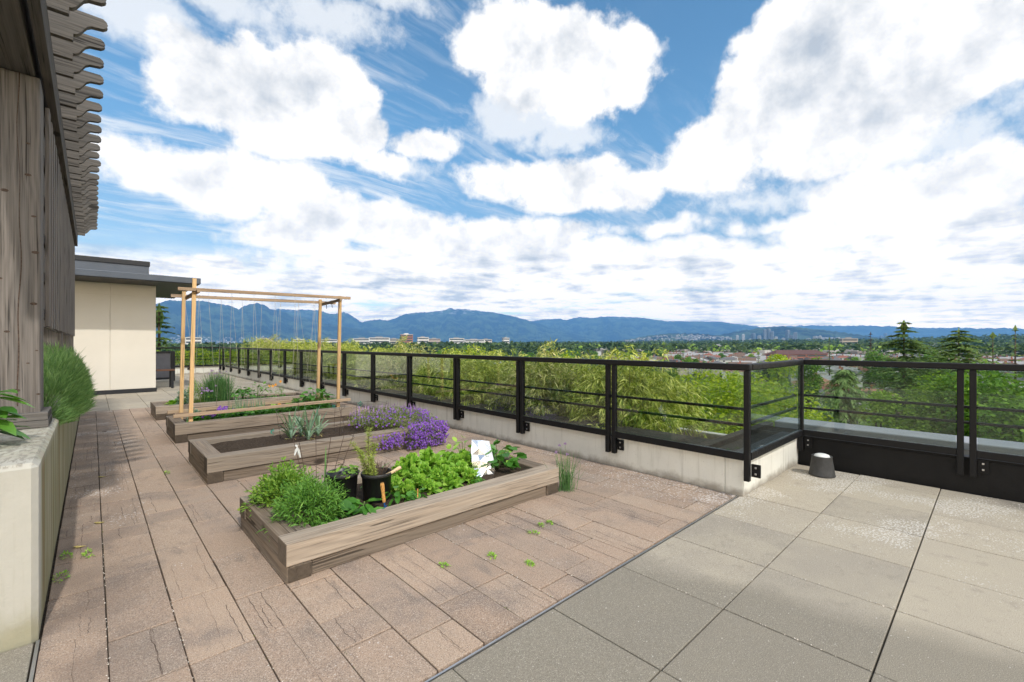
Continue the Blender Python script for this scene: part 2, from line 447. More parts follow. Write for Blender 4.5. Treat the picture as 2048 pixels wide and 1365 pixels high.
def _pav(q):
    r_ = island(q); p = q.co
    c = q.ramp(r_, [(0, (.275, .205, .155)), (.25, (.37, .275, .205)), (.5, (.315, .24, .185)), (.75, (.43, .32, .235)), (1, (.265, .215, .175))])
    bl = q.noise(p, 4.0, 5, .6)
    c = q.mix(q.ss(bl, .35, .7, 0, .55), c, (.40, .28, .20))
    bl2 = q.noise(p, 2.3, 4, .6, .3)
    c = q.mix(q.ss(bl2, .50, .70, 0, .7), c, (.19, .155, .135))
    c = q.mix(q.ss(q.noise(q.v('MULTIPLY', p, (1.6, .5, 1)), 6, 6, .65, .4), .54, .70, 0, .5), c, (.17, .14, .12))
    sp = q.noise(p, 190, 2, .6)
    c = q.mix(q.ss(sp, .55, .66, 0, .7), c, (.56, .48, .41))
    c = q.mix(q.ss(sp, .45, .34, 0, .75), c, (.13, .10, .085))
    sp2 = q.noise(p, 70, 3, .6)
    c = q.mix(q.ss(sp2, .45, .33, 0, .35), c, (.17, .13, .11))
    # pale lichen flecks, thickest beside the low wall and along the planter
    x_, y_, z_ = q.sep(p)
    near = q.m('MAXIMUM', q.m('MULTIPLY', q.ss(x_, 2.9, 4.0), q.ss(y_, 4.6, 2.2)), q.m('MULTIPLY', q.ss(x_, .75, .1), q.m('MULTIPLY', q.ss(y_, 3.0, 6.0), .75)))
    near = q.m('MAXIMUM', near, q.m('MULTIPLY', q.ss(x_, 3.3, 3.9), .55))
    near = q.m('ADD', q.m('MULTIPLY', near, .8), q.ss(q.noise(p, 1.7, 2), .5, .72, 0, .5))
    fl_ = q.noise(q.v('MULTIPLY', p, (1, .65, 1)), 62, 3, .55)
    thr = q.m('SUBTRACT', .75, q.m('MULTIPLY', near, .235))
    fm = q.ss(q.m('SUBTRACT', fl_, thr), 0, .05, 0, .85)
    c = q.mix(fm, c, (.62, .58, .55))
    # pergola shade beside the planter, painted as a patchy darker strip
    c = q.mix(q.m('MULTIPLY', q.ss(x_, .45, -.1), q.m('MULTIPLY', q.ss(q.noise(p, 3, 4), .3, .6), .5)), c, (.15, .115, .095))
    bump(q, q.m('ADD', q.m('MULTIPLY', sp, .8), sp2), .004, .7)
    return c
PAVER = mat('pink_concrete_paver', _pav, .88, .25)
def _slab(q):
    r_ = island(q); p = q.co; x_, y_, z_ = q.sep(p)
    c = q.ramp(r_, [(0, (.31, .275, .225)), (.5, (.37, .325, .26)), (1, (.44, .385, .30))])
    c = q.mix(q.ss(q.noise(p, 2.2, 5, .6), .35, .7, 0, .5), c, (.45, .395, .30))
    # darker damp-grimed slabs on the side people walk, ending in a soft wavering edge
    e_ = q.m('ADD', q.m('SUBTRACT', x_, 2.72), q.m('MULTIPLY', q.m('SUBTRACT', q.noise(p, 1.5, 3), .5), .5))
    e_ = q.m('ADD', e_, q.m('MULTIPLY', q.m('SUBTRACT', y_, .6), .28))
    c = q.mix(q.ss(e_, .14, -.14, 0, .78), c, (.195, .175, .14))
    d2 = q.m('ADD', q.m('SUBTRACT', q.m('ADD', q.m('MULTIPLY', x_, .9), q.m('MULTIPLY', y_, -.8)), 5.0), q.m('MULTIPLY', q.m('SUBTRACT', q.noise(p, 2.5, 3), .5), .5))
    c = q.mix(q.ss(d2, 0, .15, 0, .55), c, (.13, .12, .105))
    sp = q.noise(p, 260, 3, .65)
    c = q.mix(q.ss(sp, .56, .66, 0, .7), c, (.54, .495, .42))
    c = q.mix(q.ss(sp, .44, .34, 0, .75), c, (.10, .09, .072))
    st_ = q.noise(p, 9, 6, .7)
    c = q.mix(q.ss(st_, .54, .68, 0, .35), c, (.22, .195, .16))
    sp2 = q.noise(p, 330, 2)
    c = q.mix(q.ss(sp2, .45, .33, 0, .4), c, (.10, .09, .07))
    band = q.m('MULTIPLY', q.ss(x_, 3.3, 4.0), q.ss(q.noise(p, 1.6, 3), .42, .6))
    fl_ = q.noise(q.v('MULTIPLY', p, (.7, 1, 1)), 75, 3, .55)
    thr = q.m('SUBTRACT', .68, q.m('MULTIPLY', band, .18))
    c = q.mix(q.ss(q.m('SUBTRACT', fl_, thr), 0, .05, 0, .75), c, (.60, .57, .52))
    bump(q, sp, .002, .6)
    return c
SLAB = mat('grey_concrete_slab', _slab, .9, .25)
JOINT = flat('dark_joint_sand', (.085, .07, .055), .95, .1, var=.5, scale=40)
def _stucco(q):
    n1 = q.noise(q.co, 260, 3); n2 = q.noise(q.co, 1.2, 5, .6)
    c = q.mix(q.lin(n2, .3, .7), (.63, .595, .525), (.68, .645, .575))
    c = q.mix(q.ss(n1, .4, .62, 0, .25), c, (.45, .40, .32))
    bump(q, n1, .003, .6)
    return c
STUCCO = mat('cream_stucco', _stucco, .92, .2)
def _wall(q):
    p = q.co; x_, y_, z_ = q.sep(p)
    n2 = q.noise(p, 2.0, 5, .6)
    c = q.mix(q.lin(n2, .3, .7), (.61, .60, .545), (.71, .70, .64))
    stv = q.noise(q.v('MULTIPLY', p, (9, 9, .7)), 1.6, 5, .65)
    c = q.mix(q.ss(stv, .52, .72, 0, .5), c, (.38, .365, .31))
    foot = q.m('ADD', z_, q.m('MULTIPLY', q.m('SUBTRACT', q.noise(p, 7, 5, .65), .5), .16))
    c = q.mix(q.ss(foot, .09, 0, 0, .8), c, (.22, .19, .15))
    sp = q.noise(p, 60, 4, .7)
    c = q.mix(q.ss(sp, .64, .72, 0, .5), c, (.25, .23, .2))
    bump(q, q.noise(p, 45, 5, .6), .003, .5)
    return c
CONC = mat('painted_concrete', _wall, .85, .3)
def _plant(q):
    p = q.co; x_, y_, z_ = q.sep(p)
    n2 = q.noise(p, 2.6, 5, .6)
    c = q.mix(q.lin(n2, .3, .7), (.41, .395, .345), (.50, .485, .43))
    bands = q.noise(q.v('MULTIPLY', p, (2, 5, .12)), 2.2, 4, .6)
    side = q.ss(y_, 3.04, 3.2)
    alg = q.ramp(bands, [(.34, (.10, .11, .03)), (.44, (.22, .155, .08)), (.51, (.15, .16, .045)), (.57, (.40, .38, .30)), (.64, (.12, .125, .055))])
    c = q.mix(q.m('MULTIPLY', side, q.ss(z_, .84, .72, .15, .92)), c, alg)
    run = q.noise(q.v('MULTIPLY', p, (7, 7, .5)), 1.5, 5, .65)
    c = q.mix(q.ss(run, .52, .70, 0, .45), c, (.30, .27, .19))
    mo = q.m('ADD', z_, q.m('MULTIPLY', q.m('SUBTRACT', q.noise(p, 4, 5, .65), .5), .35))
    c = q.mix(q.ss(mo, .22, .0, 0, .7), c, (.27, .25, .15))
    # black lichen on the weathered top
    top = q.ss(z_, .79, .80)
    c = q.mix(q.m('MULTIPLY', top, q.ss(q.noise(q.v('MULTIPLY', p, (3, 1, 1)), 14, 6, .7), .46, .6, 0, .75)), c, (.22, .20, .17))
    bump(q, q.noise(p, 40, 6, .65), .005, .6)
    return c
PLANTC = mat('stained_planter_concrete', _plant, .9, .2)
def _black(q):
    n = q.noise(q.co, 30, 3); q.put(q.bsdf.inputs['Roughness'], q.lin(n, .3, .7, .42, .6))
    return q.mix(n, (.006, .006, .0065), (.011, .011, .012))
BLACK = mat('black_painted_metal', _black, .35, .2)
CURB = flat('black_membrane', (.006, .006, .0065), .6, .25, var=.25, scale=9, bumpd=.002, bscale=30)
ROOF = flat('dark_roof_gravel', (.055, .052, .045), .9, .2, var=.35, scale=20, bumpd=.004, bscale=150)
CAP = flat('grey_metal_flashing', (.30, .31, .33), .45, .5, .3, var=.08, scale=4)
FASCIA = flat('slate_grey_metal', (.085, .10, .125), .45, .5, .3, var=.08, scale=3)
CHAR = flat('charcoal_metal', (.018, .019, .022), .5, .4, var=.1)
STEEL = flat('galvanised_steel', (.50, .50, .50), .35, .5, .9, var=.1)
GLASS = glassmat()
def _soil(q):
    p = q.co; n1 = q.noise(p, 45, 6, .7); n2 = q.noise(p, 150, 3, .6)
    c = q.ramp(n1, [(.3, (.03, .022, .016)), (.6, (.085, .062, .045)), (.8, (.13, .098, .072))])
    c = q.mix(q.ss(n2, .66, .72, 0, .8), c, (.36, .31, .26))
    bump(q, q.m('ADD', n1, q.m('MULTIPLY', n2, .4)), .02, 1)
    return c
SOIL = mat('garden_soil', _soil, .95, .1)
POT = flat('black_plastic', (.012, .012, .013), .38, .5, var=.2)
GREYPL = flat('grey_weathered_plastic', (.05, .05, .05), .7, .3, var=.25, scale=12)
WHITEPL = flat('white_plastic', (.72, .72, .70), .4, .5, var=.05)
HANDLE = wood('varnished_handle_wood', 'z', (.50, .24, .06), (.70, .38, .12), (.6, .3, .09), .2, knots=False, scale=3)
PALEH = wood('pale_handle_wood', 'z', (.50, .36, .20), (.70, .54, .34), (.6, .48, .3), .2, knots=False, scale=3)
BLUE = flat('blue_enamel', (.012, .06, .18), .35, .5, var=.1)
TWINE = flat('pale_twine', (.48, .45, .38), .8, .2, var=.1)
GREENTIE = flat('green_plastic_tie', (.03, .30, .22), .5, .4, var=.2)
WIRE = flat('rusty_wire', (.07, .045, .035), .6, .4, .5, var=.4, scale=30)
RIBBON = flat('white_ribbon', (.50, .50, .48), .6, .3, var=.05)
DARKWOOD = wood('brown_stained_wood', 'x', (.06, .028, .018), (.15, .075, .045), (.1, .055, .04), .2, knots=False)
SCREENM = flat('grey_composite_panel', (.20, .20, .225), .6, .3, var=.08)
def _foil(q):
    n = q.node('ShaderNodeBump'); q.put(n.inputs['Height'], q.vor(q.v('ADD', q.co, q.v('SCALE', q.noise(q.co, 9, 2, out='Color'), .1)), 11, 'F1'))
    n.inputs['Distance'].default_value = .006; n.inputs['Strength'].default_value = .25
    q.nt.links.new(n.outputs[0], q.bsdf.inputs['Normal']); return (.82, .82, .83)
FOIL = mat('aluminium_foil', _foil, .22, .5, 1.0)

L_LETT = leafmat('lettuce_leaf', (.17, .38, .045), (.28, .50, .065), (.42, .61, .11), .35, .4)
L_HERB = leafmat('herb_leaf', (.07, .19, .03), (.12, .28, .04), (.20, .38, .06), .3, .5)
L_HERB2 = leafmat('bright_herb_leaf', (.11, .24, .03), (.18, .33, .045), (.28, .42, .06), .3, .5)
L_STRAW = leafmat('dark_green_leaf', (.045, .15, .02), (.075, .23, .03), (.12, .31, .045), .3, .4)
L_BROAD = leafmat('glossy_broad_leaf', (.04, .14, .02), (.08, .22, .03), (.13, .29, .04), .25, .32, .5)
L_CHIVE = leafmat('chive_blade', (.05, .14, .05), (.085, .20, .06), (.13, .26, .08), .2, .45)
L_LEEK = leafmat('leek_blade', (.12, .22, .16), (.18, .29, .20), (.26, .36, .22), .2, .5)
L_YELL = leafmat('yellowed_blade', (.50, .42, .12), (.55, .45, .16), (.42, .36, .12), .2, .6)
L_ROSE = leafmat('rosemary_leaf', (.20, .28, .05), (.30, .37, .07), (.36, .40, .09), .25, .5)
L_LAV = leafmat('lavender_leaf', (.08, .18, .055), (.15, .28, .09), (.26, .40, .15), .25, .55)
L_CAMP = leafmat('bellflower_leaf', (.10, .17, .03), (.17, .24, .045), (.22, .28, .06), .3, .55)
F_PURP = leafmat('violet_petal', (.17, .06, .45), (.28, .10, .60), (.40, .20, .70), .3, .6)
F_LILAC = leafmat('lilac_petal', (.36, .22, .48), (.45, .30, .56), (.30, .20, .42), .3, .6)
F_ORANGE = leafmat('orange_petal', (.75, .25, .04), (.80, .35, .06), (.75, .45, .10), .3, .6)
L_BAMB = leafmat('bamboo_leaf', (.13, .20, .03), (.40, .46, .07), (.80, .78, .26), .3, .5)
L_BAMB2 = leafmat('old_bamboo_leaf', (.12, .17, .035), (.35, .39, .09), (.74, .66, .34), .3, .5)
L_HEDGE = leafmat('hedge_leaf', (.16, .26, .01), (.32, .42, .015), (.50, .52, .03), .35, .45)
L_YTREE = leafmat('lime_tree_leaf', (.20, .33, .01), (.34, .46, .015), (.50, .55, .03), .35, .45)
T_GREEN = leafmat('broadleaf_crown', (0.0595, 0.1445, 0.0204), (0.102, 0.221, 0.0306), (0.17, 0.323, 0.0425), .25, .6, .2, .35)
T_DEEP = leafmat('dark_broadleaf_crown', (0.0675, 0.165, 0.015), (0.12, 0.255, 0.018), (0.21, 0.36, 0.03), .25, .55, .2)
T_FAR = leafmat('far_wood_crown', (.022, .05, .012), (.05, .09, .02), (.10, .15, .035), .2, .6, .2)
T_LIME = leafmat('light_broadleaf_crown', (0.15, 0.275, 0.025), (0.225, 0.3625, 0.0375), (0.3125, 0.4375, 0.0625), .3, .55, .2)
T_FIR = leafmat('fir_needles', (.055, .11, .028), (.095, .165, .038), (.20, .27, .06), .15, .6, .2, .2)
T_CEDAR = leafmat('cedar_needles', (.13, .23, .06), (.21, .32, .10), (.31, .42, .15), .2, .6, .2)
T_RUST = leafmat('dark_copper_crown', (.03, .022, .018), (.05, .035, .025), (.07, .05, .03), .15, .6, .2)
BARK = flat('tree_bark', (.085, .062, .045), .9, .1, var=.4, scale=8)
CANE = flat('bamboo_cane', (.30, .28, .10), .5, .4, var=.3, scale=5)
STEM = flat('green_stem', (.12, .18, .05), .6, .3, var=.3)
TWIG = flat('dry_twig', (.13, .09, .06), .8, .2, var=.3)

# ------------------------------------------------------------------ roof deck, floor
mb = MB(); mb.box(-9, 6.88, -7, 25.2, -20, -.52); tag(mb.build('roof_slab', flat('building_render', (.5, .46, .38), .9, .2)), kind='structure')
mb = MB(); mb.box(-9, 5.75, -6.5, 23.6, -.5, -.022); tag(mb.build('deck', JOINT), kind='structure')
CRACK = flat('crack_grime', (.115, .085, .07), .95, .1, var=.4, scale=30)
r = random.Random(11)
mb = MB()
k = 0
xj = [-.172] + [.05 + .248 * i for i in range(17)] + [4.172]
xj = [v for v in xj if v <= 4.172]
cracks = []
for i in range(len(xj) - 1):
    xa, xb = xj[i], xj[i + 1]
    yy = 1.562 - r.random() * .45; last = 1.562
    while yy < 12.05:
        ln = r.choice([.26, .42, .5, .62, .75])
        ya, yb = last, min(yy + ln, 12.05)
        if yb > 11.95: yb = 12.05
        if yb - ya > .05:
            last = yb
            dz = r.uniform(-.002, .002); gp = r.uniform(.0015, .0042)
            mb.box(xa + gp, xb - gp, ya + .0042, yb - .0042, -.04, dz)
            if xb - xa > .1 and r.random() < .46 and yb - ya > .22:
                for _ in range(r.choice([1, 2, 2, 3])):
                    cracks.append((r.uniform(xa + .035, xb - .035), ya + .008, yb - .008, dz, xa, xb))
        yy += ln
for cx_, ya, yb, dz, xa, xb in cracks:
    n = 20; s0 = r.random() * 9; am = r.uniform(.0012, .005); wd = r.uniform(.0004, .0014); part = r.choice([1, 1, 1, .65])
    V = []; F = []
    for j in range(n + 1):
        t = j / n; y_ = ya + (yb - ya) * t * part
        x_ = cx_ + am * math.sin(s0 + t * 5) + am * .5 * math.sin(s0 * 3 + t * 13) + .002 * math.sin(s0 * 5 + t * 31)
        x_ = min(max(x_, xa + .012), xb - .012); w_ = wd * (.35 + 1.0 * abs(math.sin(s0 + t * 7)))
        V += [(x_ - w_, y_, dz + .0012), (x_ + w_, y_, dz + .0012)]
        if j: F.append((2 * j - 2, 2 * j - 1, 2 * j + 1, 2 * j))
    mb.add(V, np.array(F), 1)
JX = xj[1:-1]
tag(mb.build('paver_floor', [PAVER, CRACK], bevel=.0035), kind='structure')
mb = MB()
def slabs(x0, x1, y0, y1, ox, oy, px_, py_):
    i0 = math.floor((x0 - ox) / px_); i1 = math.ceil((x1 - ox) / px_); j0 = math.floor((y0 - oy) / py_); j1 = math.ceil((y1 - oy) / py_)
    for i in range(i0, i1):
        for j in range(j0, j1):
            xa, xb = max(x0, ox + i * px_), min(x1, ox + (i + 1) * px_); ya, yb = max(y0, oy + j * py_), min(y1, oy + (j + 1) * py_)
            if xb - xa < .03 or yb - ya < .03: continue
            dz = r.uniform(-.0025, .002); gx = .003; gy = .0035
            mb.box(xa + gx, xb - gx, ya + gy, yb - gy, -.05, dz)
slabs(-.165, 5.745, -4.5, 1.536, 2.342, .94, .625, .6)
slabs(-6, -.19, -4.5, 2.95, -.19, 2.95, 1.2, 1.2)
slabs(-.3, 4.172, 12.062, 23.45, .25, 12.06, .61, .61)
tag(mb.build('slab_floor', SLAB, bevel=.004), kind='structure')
mb = MB(); mb.box(-.172, 4.168, 1.5375, 1.5465, -.03, .002); mb.box(-.186, -.174, -4, 2.955, -.03, .003)
tag(mb.build('floor_edging', STEEL), kind='structure')

# grit and moss caught in the joints
q = np.random.default_rng(12)
jx = np.array(JX); n = 2800
gx = jx[q.integers(0, len(jx), n)] + q.normal(0, .003, n); gy = 1.6 + q.random(n) ** 1.2 * 10; cl = np.sin(gy * 2.1 + gx * 9) + np.sin(gy * .7 + gx * 3)
k_ = (cl > .25) & ~((gx > .75) & (gy > 2.65) & (gy < 3.8) & (gx < 3.1)); gx, gy = gx[k_], gy[k_]
sx = np.concatenate([2.967 + q.normal(0, .003, 90), 2.342 + q.normal(0, .003, 50), q.uniform(2.4, 5.6, 70)]); sy = np.concatenate([q.uniform(-1, 1.5, 140), .94 + q.normal(0, .003, 70)])
gx = np.concatenate([gx, sx]); gy = np.concatenate([gy, sy]); n = len(gx)
o8 = np.array([(1, 0, 0), (-1, 0, 0), (0, 1, 0), (0, -1, 0), (0, 0, 1), (0, 0, -1)], float)
V = np.stack([gx, gy, np.full(n, .0015)], 1)[:, None, :] + o8[None] * q.uniform(.0018, .0045, n)[:, None, None] * q.uniform(.7, 1.3, (n, 6))[:, :, None]
F = np.array([(0, 2, 4), (2, 1, 4), (1, 3, 4), (3, 0, 4)])[None] + (np.arange(n) * 6)[:, None, None]
mb = MB(); mb.add(V.reshape(-1, 3), F.reshape(-1, 3)); tag(mb.build('grit', flat('pale_grit', (.55, .50, .44), .9, .2, var=.4, scale=60)), 'pale grit caught in the paving joints', 'grit', None, 'stuff')
n = 2600; gx = jx[q.integers(0, len(jx), n)] + q.normal(0, .004, n); gy = 1.6 + q.random(n) * 10; k_ = (np.sin(gy * 1.7 + gx * 7) + np.sin(gy * 3.3 + gx * 2) > .7); gx, gy = gx[k_], gy[k_]; n = len(gx)
mb = MB(); mb.add(*leaf_strips(np.stack([gx, gy, np.zeros(n) - .002], 1), rdir(n, .2, 1, q), rdir(n, r=q), .011, .005, DIAMOND, .2)); tag(mb.build('moss', leafmat('joint_moss', (.06, .07, .025), (.10, .12, .03), (.14, .17, .04), .2)), 'moss growing in the paving joints', 'moss', None, 'stuff')

# ------------------------------------------------------------------ low walls and ledges beyond the railing
def wall(name, label, boxes, m_, bev=.008, cat='wall'):
    mb = MB()
    for b in boxes: mb.box(*b)
    return tag(mb.build(name, m_, bevel=bev), label, cat)
wall('low_wall', 'long low white concrete wall under the glass railing beside the planter beds', [(4.172, 4.332, 1.66, 23.46, -.05, .325)], CONC)
wall('low_wall', 'short white concrete return wall beside the black bucket', [(4.172, 5.786, 1.50, 1.658, -.05, .325)], CONC)
wall('low_wall', 'low white concrete wall across the far end of the roof deck', [(-4, 4.17, 23.47, 23.62, -.05, .325)], CONC)
for o_, b in zip([o for o in COL.objects if o.name.startswith('low_wall')], [(4.174, 4.336, 1.664, 23.46, .3265, .334), (4.174, 5.784, 1.504, 1.662, .3265, .334), (-4, 4.168, 23.474, 23.62, .3265, .334)]):
    mb = MB(); mb.box(*b); mb.build('wall_cap', CHAR, o_)
wall('roof_strip', 'dark gap of flat roof between the short white wall and the parapet', [(4.34, 6.44, 1.66, 1.941, .0, .268)], ROOF, .004, 'roof')
t = thing('roof_curb', 'black membrane curb along the right edge of the slab floor', 'curb')
mb = MB(); mb.box(5.788, 5.86, -4.5, 1.497, -.05, .30); mb.build('curb_face', CURB, t, bevel=.006)
mb = MB(); mb.box(5.776, 5.90, -4.5, 1.496, .302, .318); mb.build('curb_trim', CURB, t, bevel=.003)
wall('roof_strip', 'strip of dark flat roof behind the black curb', [(5.902, 6.44, -4.5, 1.655, .0, .275)], ROOF, .004, 'roof')
wall('parapet', 'grey metal capped parapet outside the right railing', [(6.442, 6.87, -4.5, 1.94, -.6, .345)], CAP, .012, 'parapet')
wall('roof_ledge', 'dark ledge between the long low wall and the bamboo', [(4.334, 4.85, 2.05, 23.4, -.4, .318)], ROOF, .006, 'ledge')
wall('parapet', 'narrow dark parapet closing the end of the bamboo bed', [(4.334, 6.43, 1.943, 2.045, -.6, .325)], ROOF, .008, 'parapet')
wall('planter_wall', 'outer wall of the long bamboo bed', [(6.45, 6.56, 1.95, 25, -.6, .06)], CONC, .008, 'wall')
mb = MB(); mb.box(4.852, 6.448, 2.05, 25, -.5, -.1); tag(mb.build('bamboo_soil', SOIL), kind='structure')

# ------------------------------------------------------------------ glass railings
def railing(label, u0, u1, pairs, place, ends=(), single=(), plates=True, low=.33):
    """u along the run, v outwards; place maps a box (u0,u1,v0,v1,z0,z1) into the world"""
    t = thing('glass_railing', label, 'railing', (0, 0, 0), 'black metal and glass railings')
    def bx(name, boxes, m_, bev=.004, parent=t):
        mb = MB()
        for b in boxes: mb.box(*place(*b))
        return mb.build(name, m_, parent, bevel=bev)
    bx('top_rail', [(u0, u1, -.008, .066, 1.108, 1.166)], BLACK, .01)
    posts = []
    for a in pairs: posts += [(a - .062, -1), (a + .018, 1)]
    posts += [(s_, 0) for s_ in single]
    allp = sorted(p for p, _ in posts)
    for p, side in posts:
        o = bx('post', [(p, p + .046, 0, .05, .156, 1.107)], BLACK, .005)
        if plates and side <= 0:
            bx('bracket', [(p - .075, p - .001, .044, .064, .195, .305)], BLACK, .003, o)
            for zz in (.225, .278):
                mb = MB(); b_ = place(p - .047, p - .031, .036, .043, zz - .008, zz + .008); mb.box(*b_)
                mb.build('bolt', STEEL, o, bevel=.003)
    edges = sorted(allp)
    spans = []
    bounds = [u0] + [e for p in edges for e in (p, p + .046)] + [u1]
    for a, b in zip(bounds[0::2], bounds[1::2]):
        if b - a > .3: spans.append((a, b))
    for a, b in spans:
        bx('bottom_rail', [(a + .001, b - .001, .002, .048, low, low + .064)], BLACK, .004)
        bx('glass_pane', [(a + .006, b - .006, .021, .029, low + .066, 1.106)], GLASS, 0)
    for z_ in (.628, .768):
        bx('bar', [(u0 + .02, u1 - .02, .054, .082, z_ - .012, z_ + .012)], BLACK, .003)
    return t
X0 = 4.106
railing('long black glass railing running beside the planter beds to the far end', 1.425, 23.44, [2.845 + 1.42 * i for i in range(15)],
        lambda u0, u1, v0, v1, z0, z1: (X0 + v0, X0 + v1, u0, u1, z0, z1), single=[1.432, 23.385])
railing('short black glass railing at the corner beside the black bucket', 4.18, 5.70, [], lambda u0, u1, v0, v1, z0, z1: (u0, u1, 1.433 + v0, 1.433 + v1, z0, z1), plates=False)
railing('black glass railing above the black curb at the right edge', -4.4, 1.49, [.17, -1.25, -2.67], lambda u0, u1, v0, v1, z0, z1: (5.718 + v0, 5.718 + v1, u0, u1, z0, z1), single=[1.44])
railing('glass railing across the far end of the roof deck in front of the hedge', -3.5, 4.10, [3.1 - 1.42 * i for i in range(5)], lambda u0, u1, v0, v1, z0, z1: (u0, u1, 23.40 + v0, 23.40 + v1, z0, z1))

# ------------------------------------------------------------------ black bucket shaped vent cover
t = thing('vent_cover', 'black tapered plastic bucket upside down with a white domed cap', 'vent cover', (5.44, 1.20, 0)); t.scale = (.74, .74, .80)
mb = MB(); mb.lathe([(.005, .004), (.155, .004), (.158, .012), (.15, .03), (.118, .235), (.122, .245), (.116, .25), (.108, .245), (.104, .215), (.0, .21)], 32)
mb.build('bucket', GREYPL, t)
mb = MB(); mb.lathe([(.0, .275), (.05, .273), (.082, .262), (.094, .243), (.096, .215)][::-1], 28); mb.build('dome_cap', WHITEPL, t)

# ------------------------------------------------------------------ penthouse building
t = thing('penthouse', 'cream stucco rooftop building with slate grey overhanging flat roof', 'building', (0, 15.8, 0))
def pbox(name, boxes, m_, bev=.004, parent=t, org=(0, 15.8, 0)):
    mb = MB()
    for b in boxes: mb.box(*b)
    o = mb.build(name, m_, parent, bevel=bev, origin=org); o.location = (0, 0, 0); return o
pbox('wall', [(-5, 1.27, 15.815, 19.4, .1, 2.915)] + [(a, b, 15.8, 15.814, c_, d_) for a, b in ((-5, -.624), (-.608, .330), (.346, 1.28)) for c_, d_ in ((.112, 2.594), (2.61, 2.915))] + [(1.271, 1.285, 15.83, 17.6, .112, 2.915), (1.271, 1.285, 17.61, 19.4, .112, 2.915)], STUCCO, .003)
pbox('base_flashing', [(-5, 1.30, 15.785, 19.42, -.02, .108)], CHAR)
rf = pbox('canopy_roof', [(-6, 2.14, 14.60, 19.9, 2.935, 3.085)], FASCIA, .006)
pbox('soffit', [(-5.98, 2.12, 14.62, 19.88, 2.918, 2.934)], CHAR, .002, rf)
ur = pbox('upper_roof', [(-6, 1.18, 16.4, 19.2, 3.086, 3.52)], FASCIA, .006)
pbox('coping', [(-6, 1.20, 16.37, 19.23, 3.521, 3.65)], CHAR, .006, ur)
t = thing('side_table', 'low brown slatted table with dark legs beside the cream building', 'table', (1.52, 16.9, 0))
mb = MB()
for i in range(4): mb.box(-.28, .28, -.27 + i * .135, -.27 + i * .135 + .125, .52, .555)
mb.build('tabletop', DARKWOOD, t, bevel=.004)
for sx in (-1, 1):
    for sy in (-1, 1):
        mb = MB(); mb.box(sx * .22 - .03, sx * .22 + .03, sy * .21 - .03, sy * .21 + .03, 0, .518); mb.build('leg', CHAR, t, bevel=.003)
t = thing('privacy_screen', 'grey panel screen in a black frame behind the brown table', 'screen', (1.2, 19.9, 0))
mb = MB(); mb.box(.83, .95, -.05, .05, 0, 1.05); mb.box(-1.4, .829, -.05, .05, .98, 1.05); mb.box(-1.4, .829, -.05, .05, .06, .13); mb.build('frame', CHAR, t, bevel=.004)
mb = MB()
for i in range(5): mb.box(-1.39 + i * .444, -1.39 + i * .444 + .436, -.02, .02, .132, .978)
mb.build('panel', SCREENM, t, bevel=.003)

# ------------------------------------------------------------------ concrete planter, pergola over it
t = thing('concrete_planter', 'tall stained concrete planter with the weathered top at the left', 'planter', (-.18, 2.96, 0))
mb = MB(); mb.box(-2.2, -.18, 2.96, 12.0, -.03, .806); mb.build('planter_wall', PLANTC, t, bevel=.022, origin=(-.18, 2.96, 0)).location = (0, 0, 0)
for o in t.children: o.modifiers['bevel'].segments = 1
# material reads object coordinates as deck coordinates: give the mesh back its world offset
me = t.children[0].data; me.transform(Matrix.Translation((-.18, 2.96, 0))); t.children[0].location = (.18, -2.96, 0)
mb = MB(); mb.box(-1.7, -.30, 4.6, 11.7, .79, .812); mb.build('soil', SOIL, t).location = (.18, -2.96, 0)

t = thing('pergola', 'weathered grey timber pergola with scroll ended rafters above the concrete planter', 'pergola', (-.38, 4.2, .8))
PO = (-.38, 4.2, .8)
def pg(name, build, m_, bev=.004, parent=t):
    mb = MB(); build(mb); o = mb.build(name, m_, parent, bevel=bev, origin=PO); o.location = (0, 0, 0); return o
for (yy, w_) in ((4.2, .26), (7.0, .2), (9.4, .2), (11.0, .2)):
    po = pg('post', lambda m_: m_.box(-.245 - w_, -.245, yy, yy + w_, .82, 3.06), P_Z, .012)
    if yy < 5:
        kq = random.Random(3)
        def knots(m_):
            for kx, kz, kr in ((-.30, 2.62, .015), (-.30, 2.42, .016), (-.275, 2.16, .014), (-.268, 1.93, .017), (-.275, 1.60, .016), (-.262, 1.30, .012), (-.30, 1.22, .014), (-.40, 2.3, .015), (-.42, 1.75, .016), (-.255, 1.02, .013), (-.35, 1.05, .013), (-.39, 1.42, .014)):
                kr *= kq.uniform(.5, 1.15); n = 14; V = [(kx, yy - .003, kz)] + [(kx + kr * math.cos(a) * 1.15, yy - .0006, kz + kr * .62 * math.sin(a)) for a in np.linspace(0, 6.2832, n + 1)[:-1]]
                m_.add(V, [(0, 1 + (j + 1) % n, 1 + j) for j in range(n)], 0, True)
            V = []; F = []
            for j in range(40):
                z_ = .95 + j * .054; x_ = -.338 + .006 * math.sin(z_ * 4) + .004 * math.sin(z_ * 11); w_ = .0012 + .0022 * abs(math.sin(z_ * 1.3))
                V += [(x_ - w_, yy - .0008, z_), (x_ + w_, yy - .0008, z_)]
                if j: F.append((2 * j - 2, 2 * j - 1, 2 * j + 1, 2 * j))
            m_.add(V, np.array(F), 0)
        pg('knots', knots, flat('dark_knot', (.075, .052, .04), .8, .2, var=.5, scale=60), 0, po)
    pg('base_block', lambda m_: (m_.box(-.275 - w_, -.205, yy - .05, yy + w_ + .04, .808, .853), m_.box(-.272 - w_, -.208, yy - .047, yy + w_ + .037, .855, .905)), P_X, .004, po)
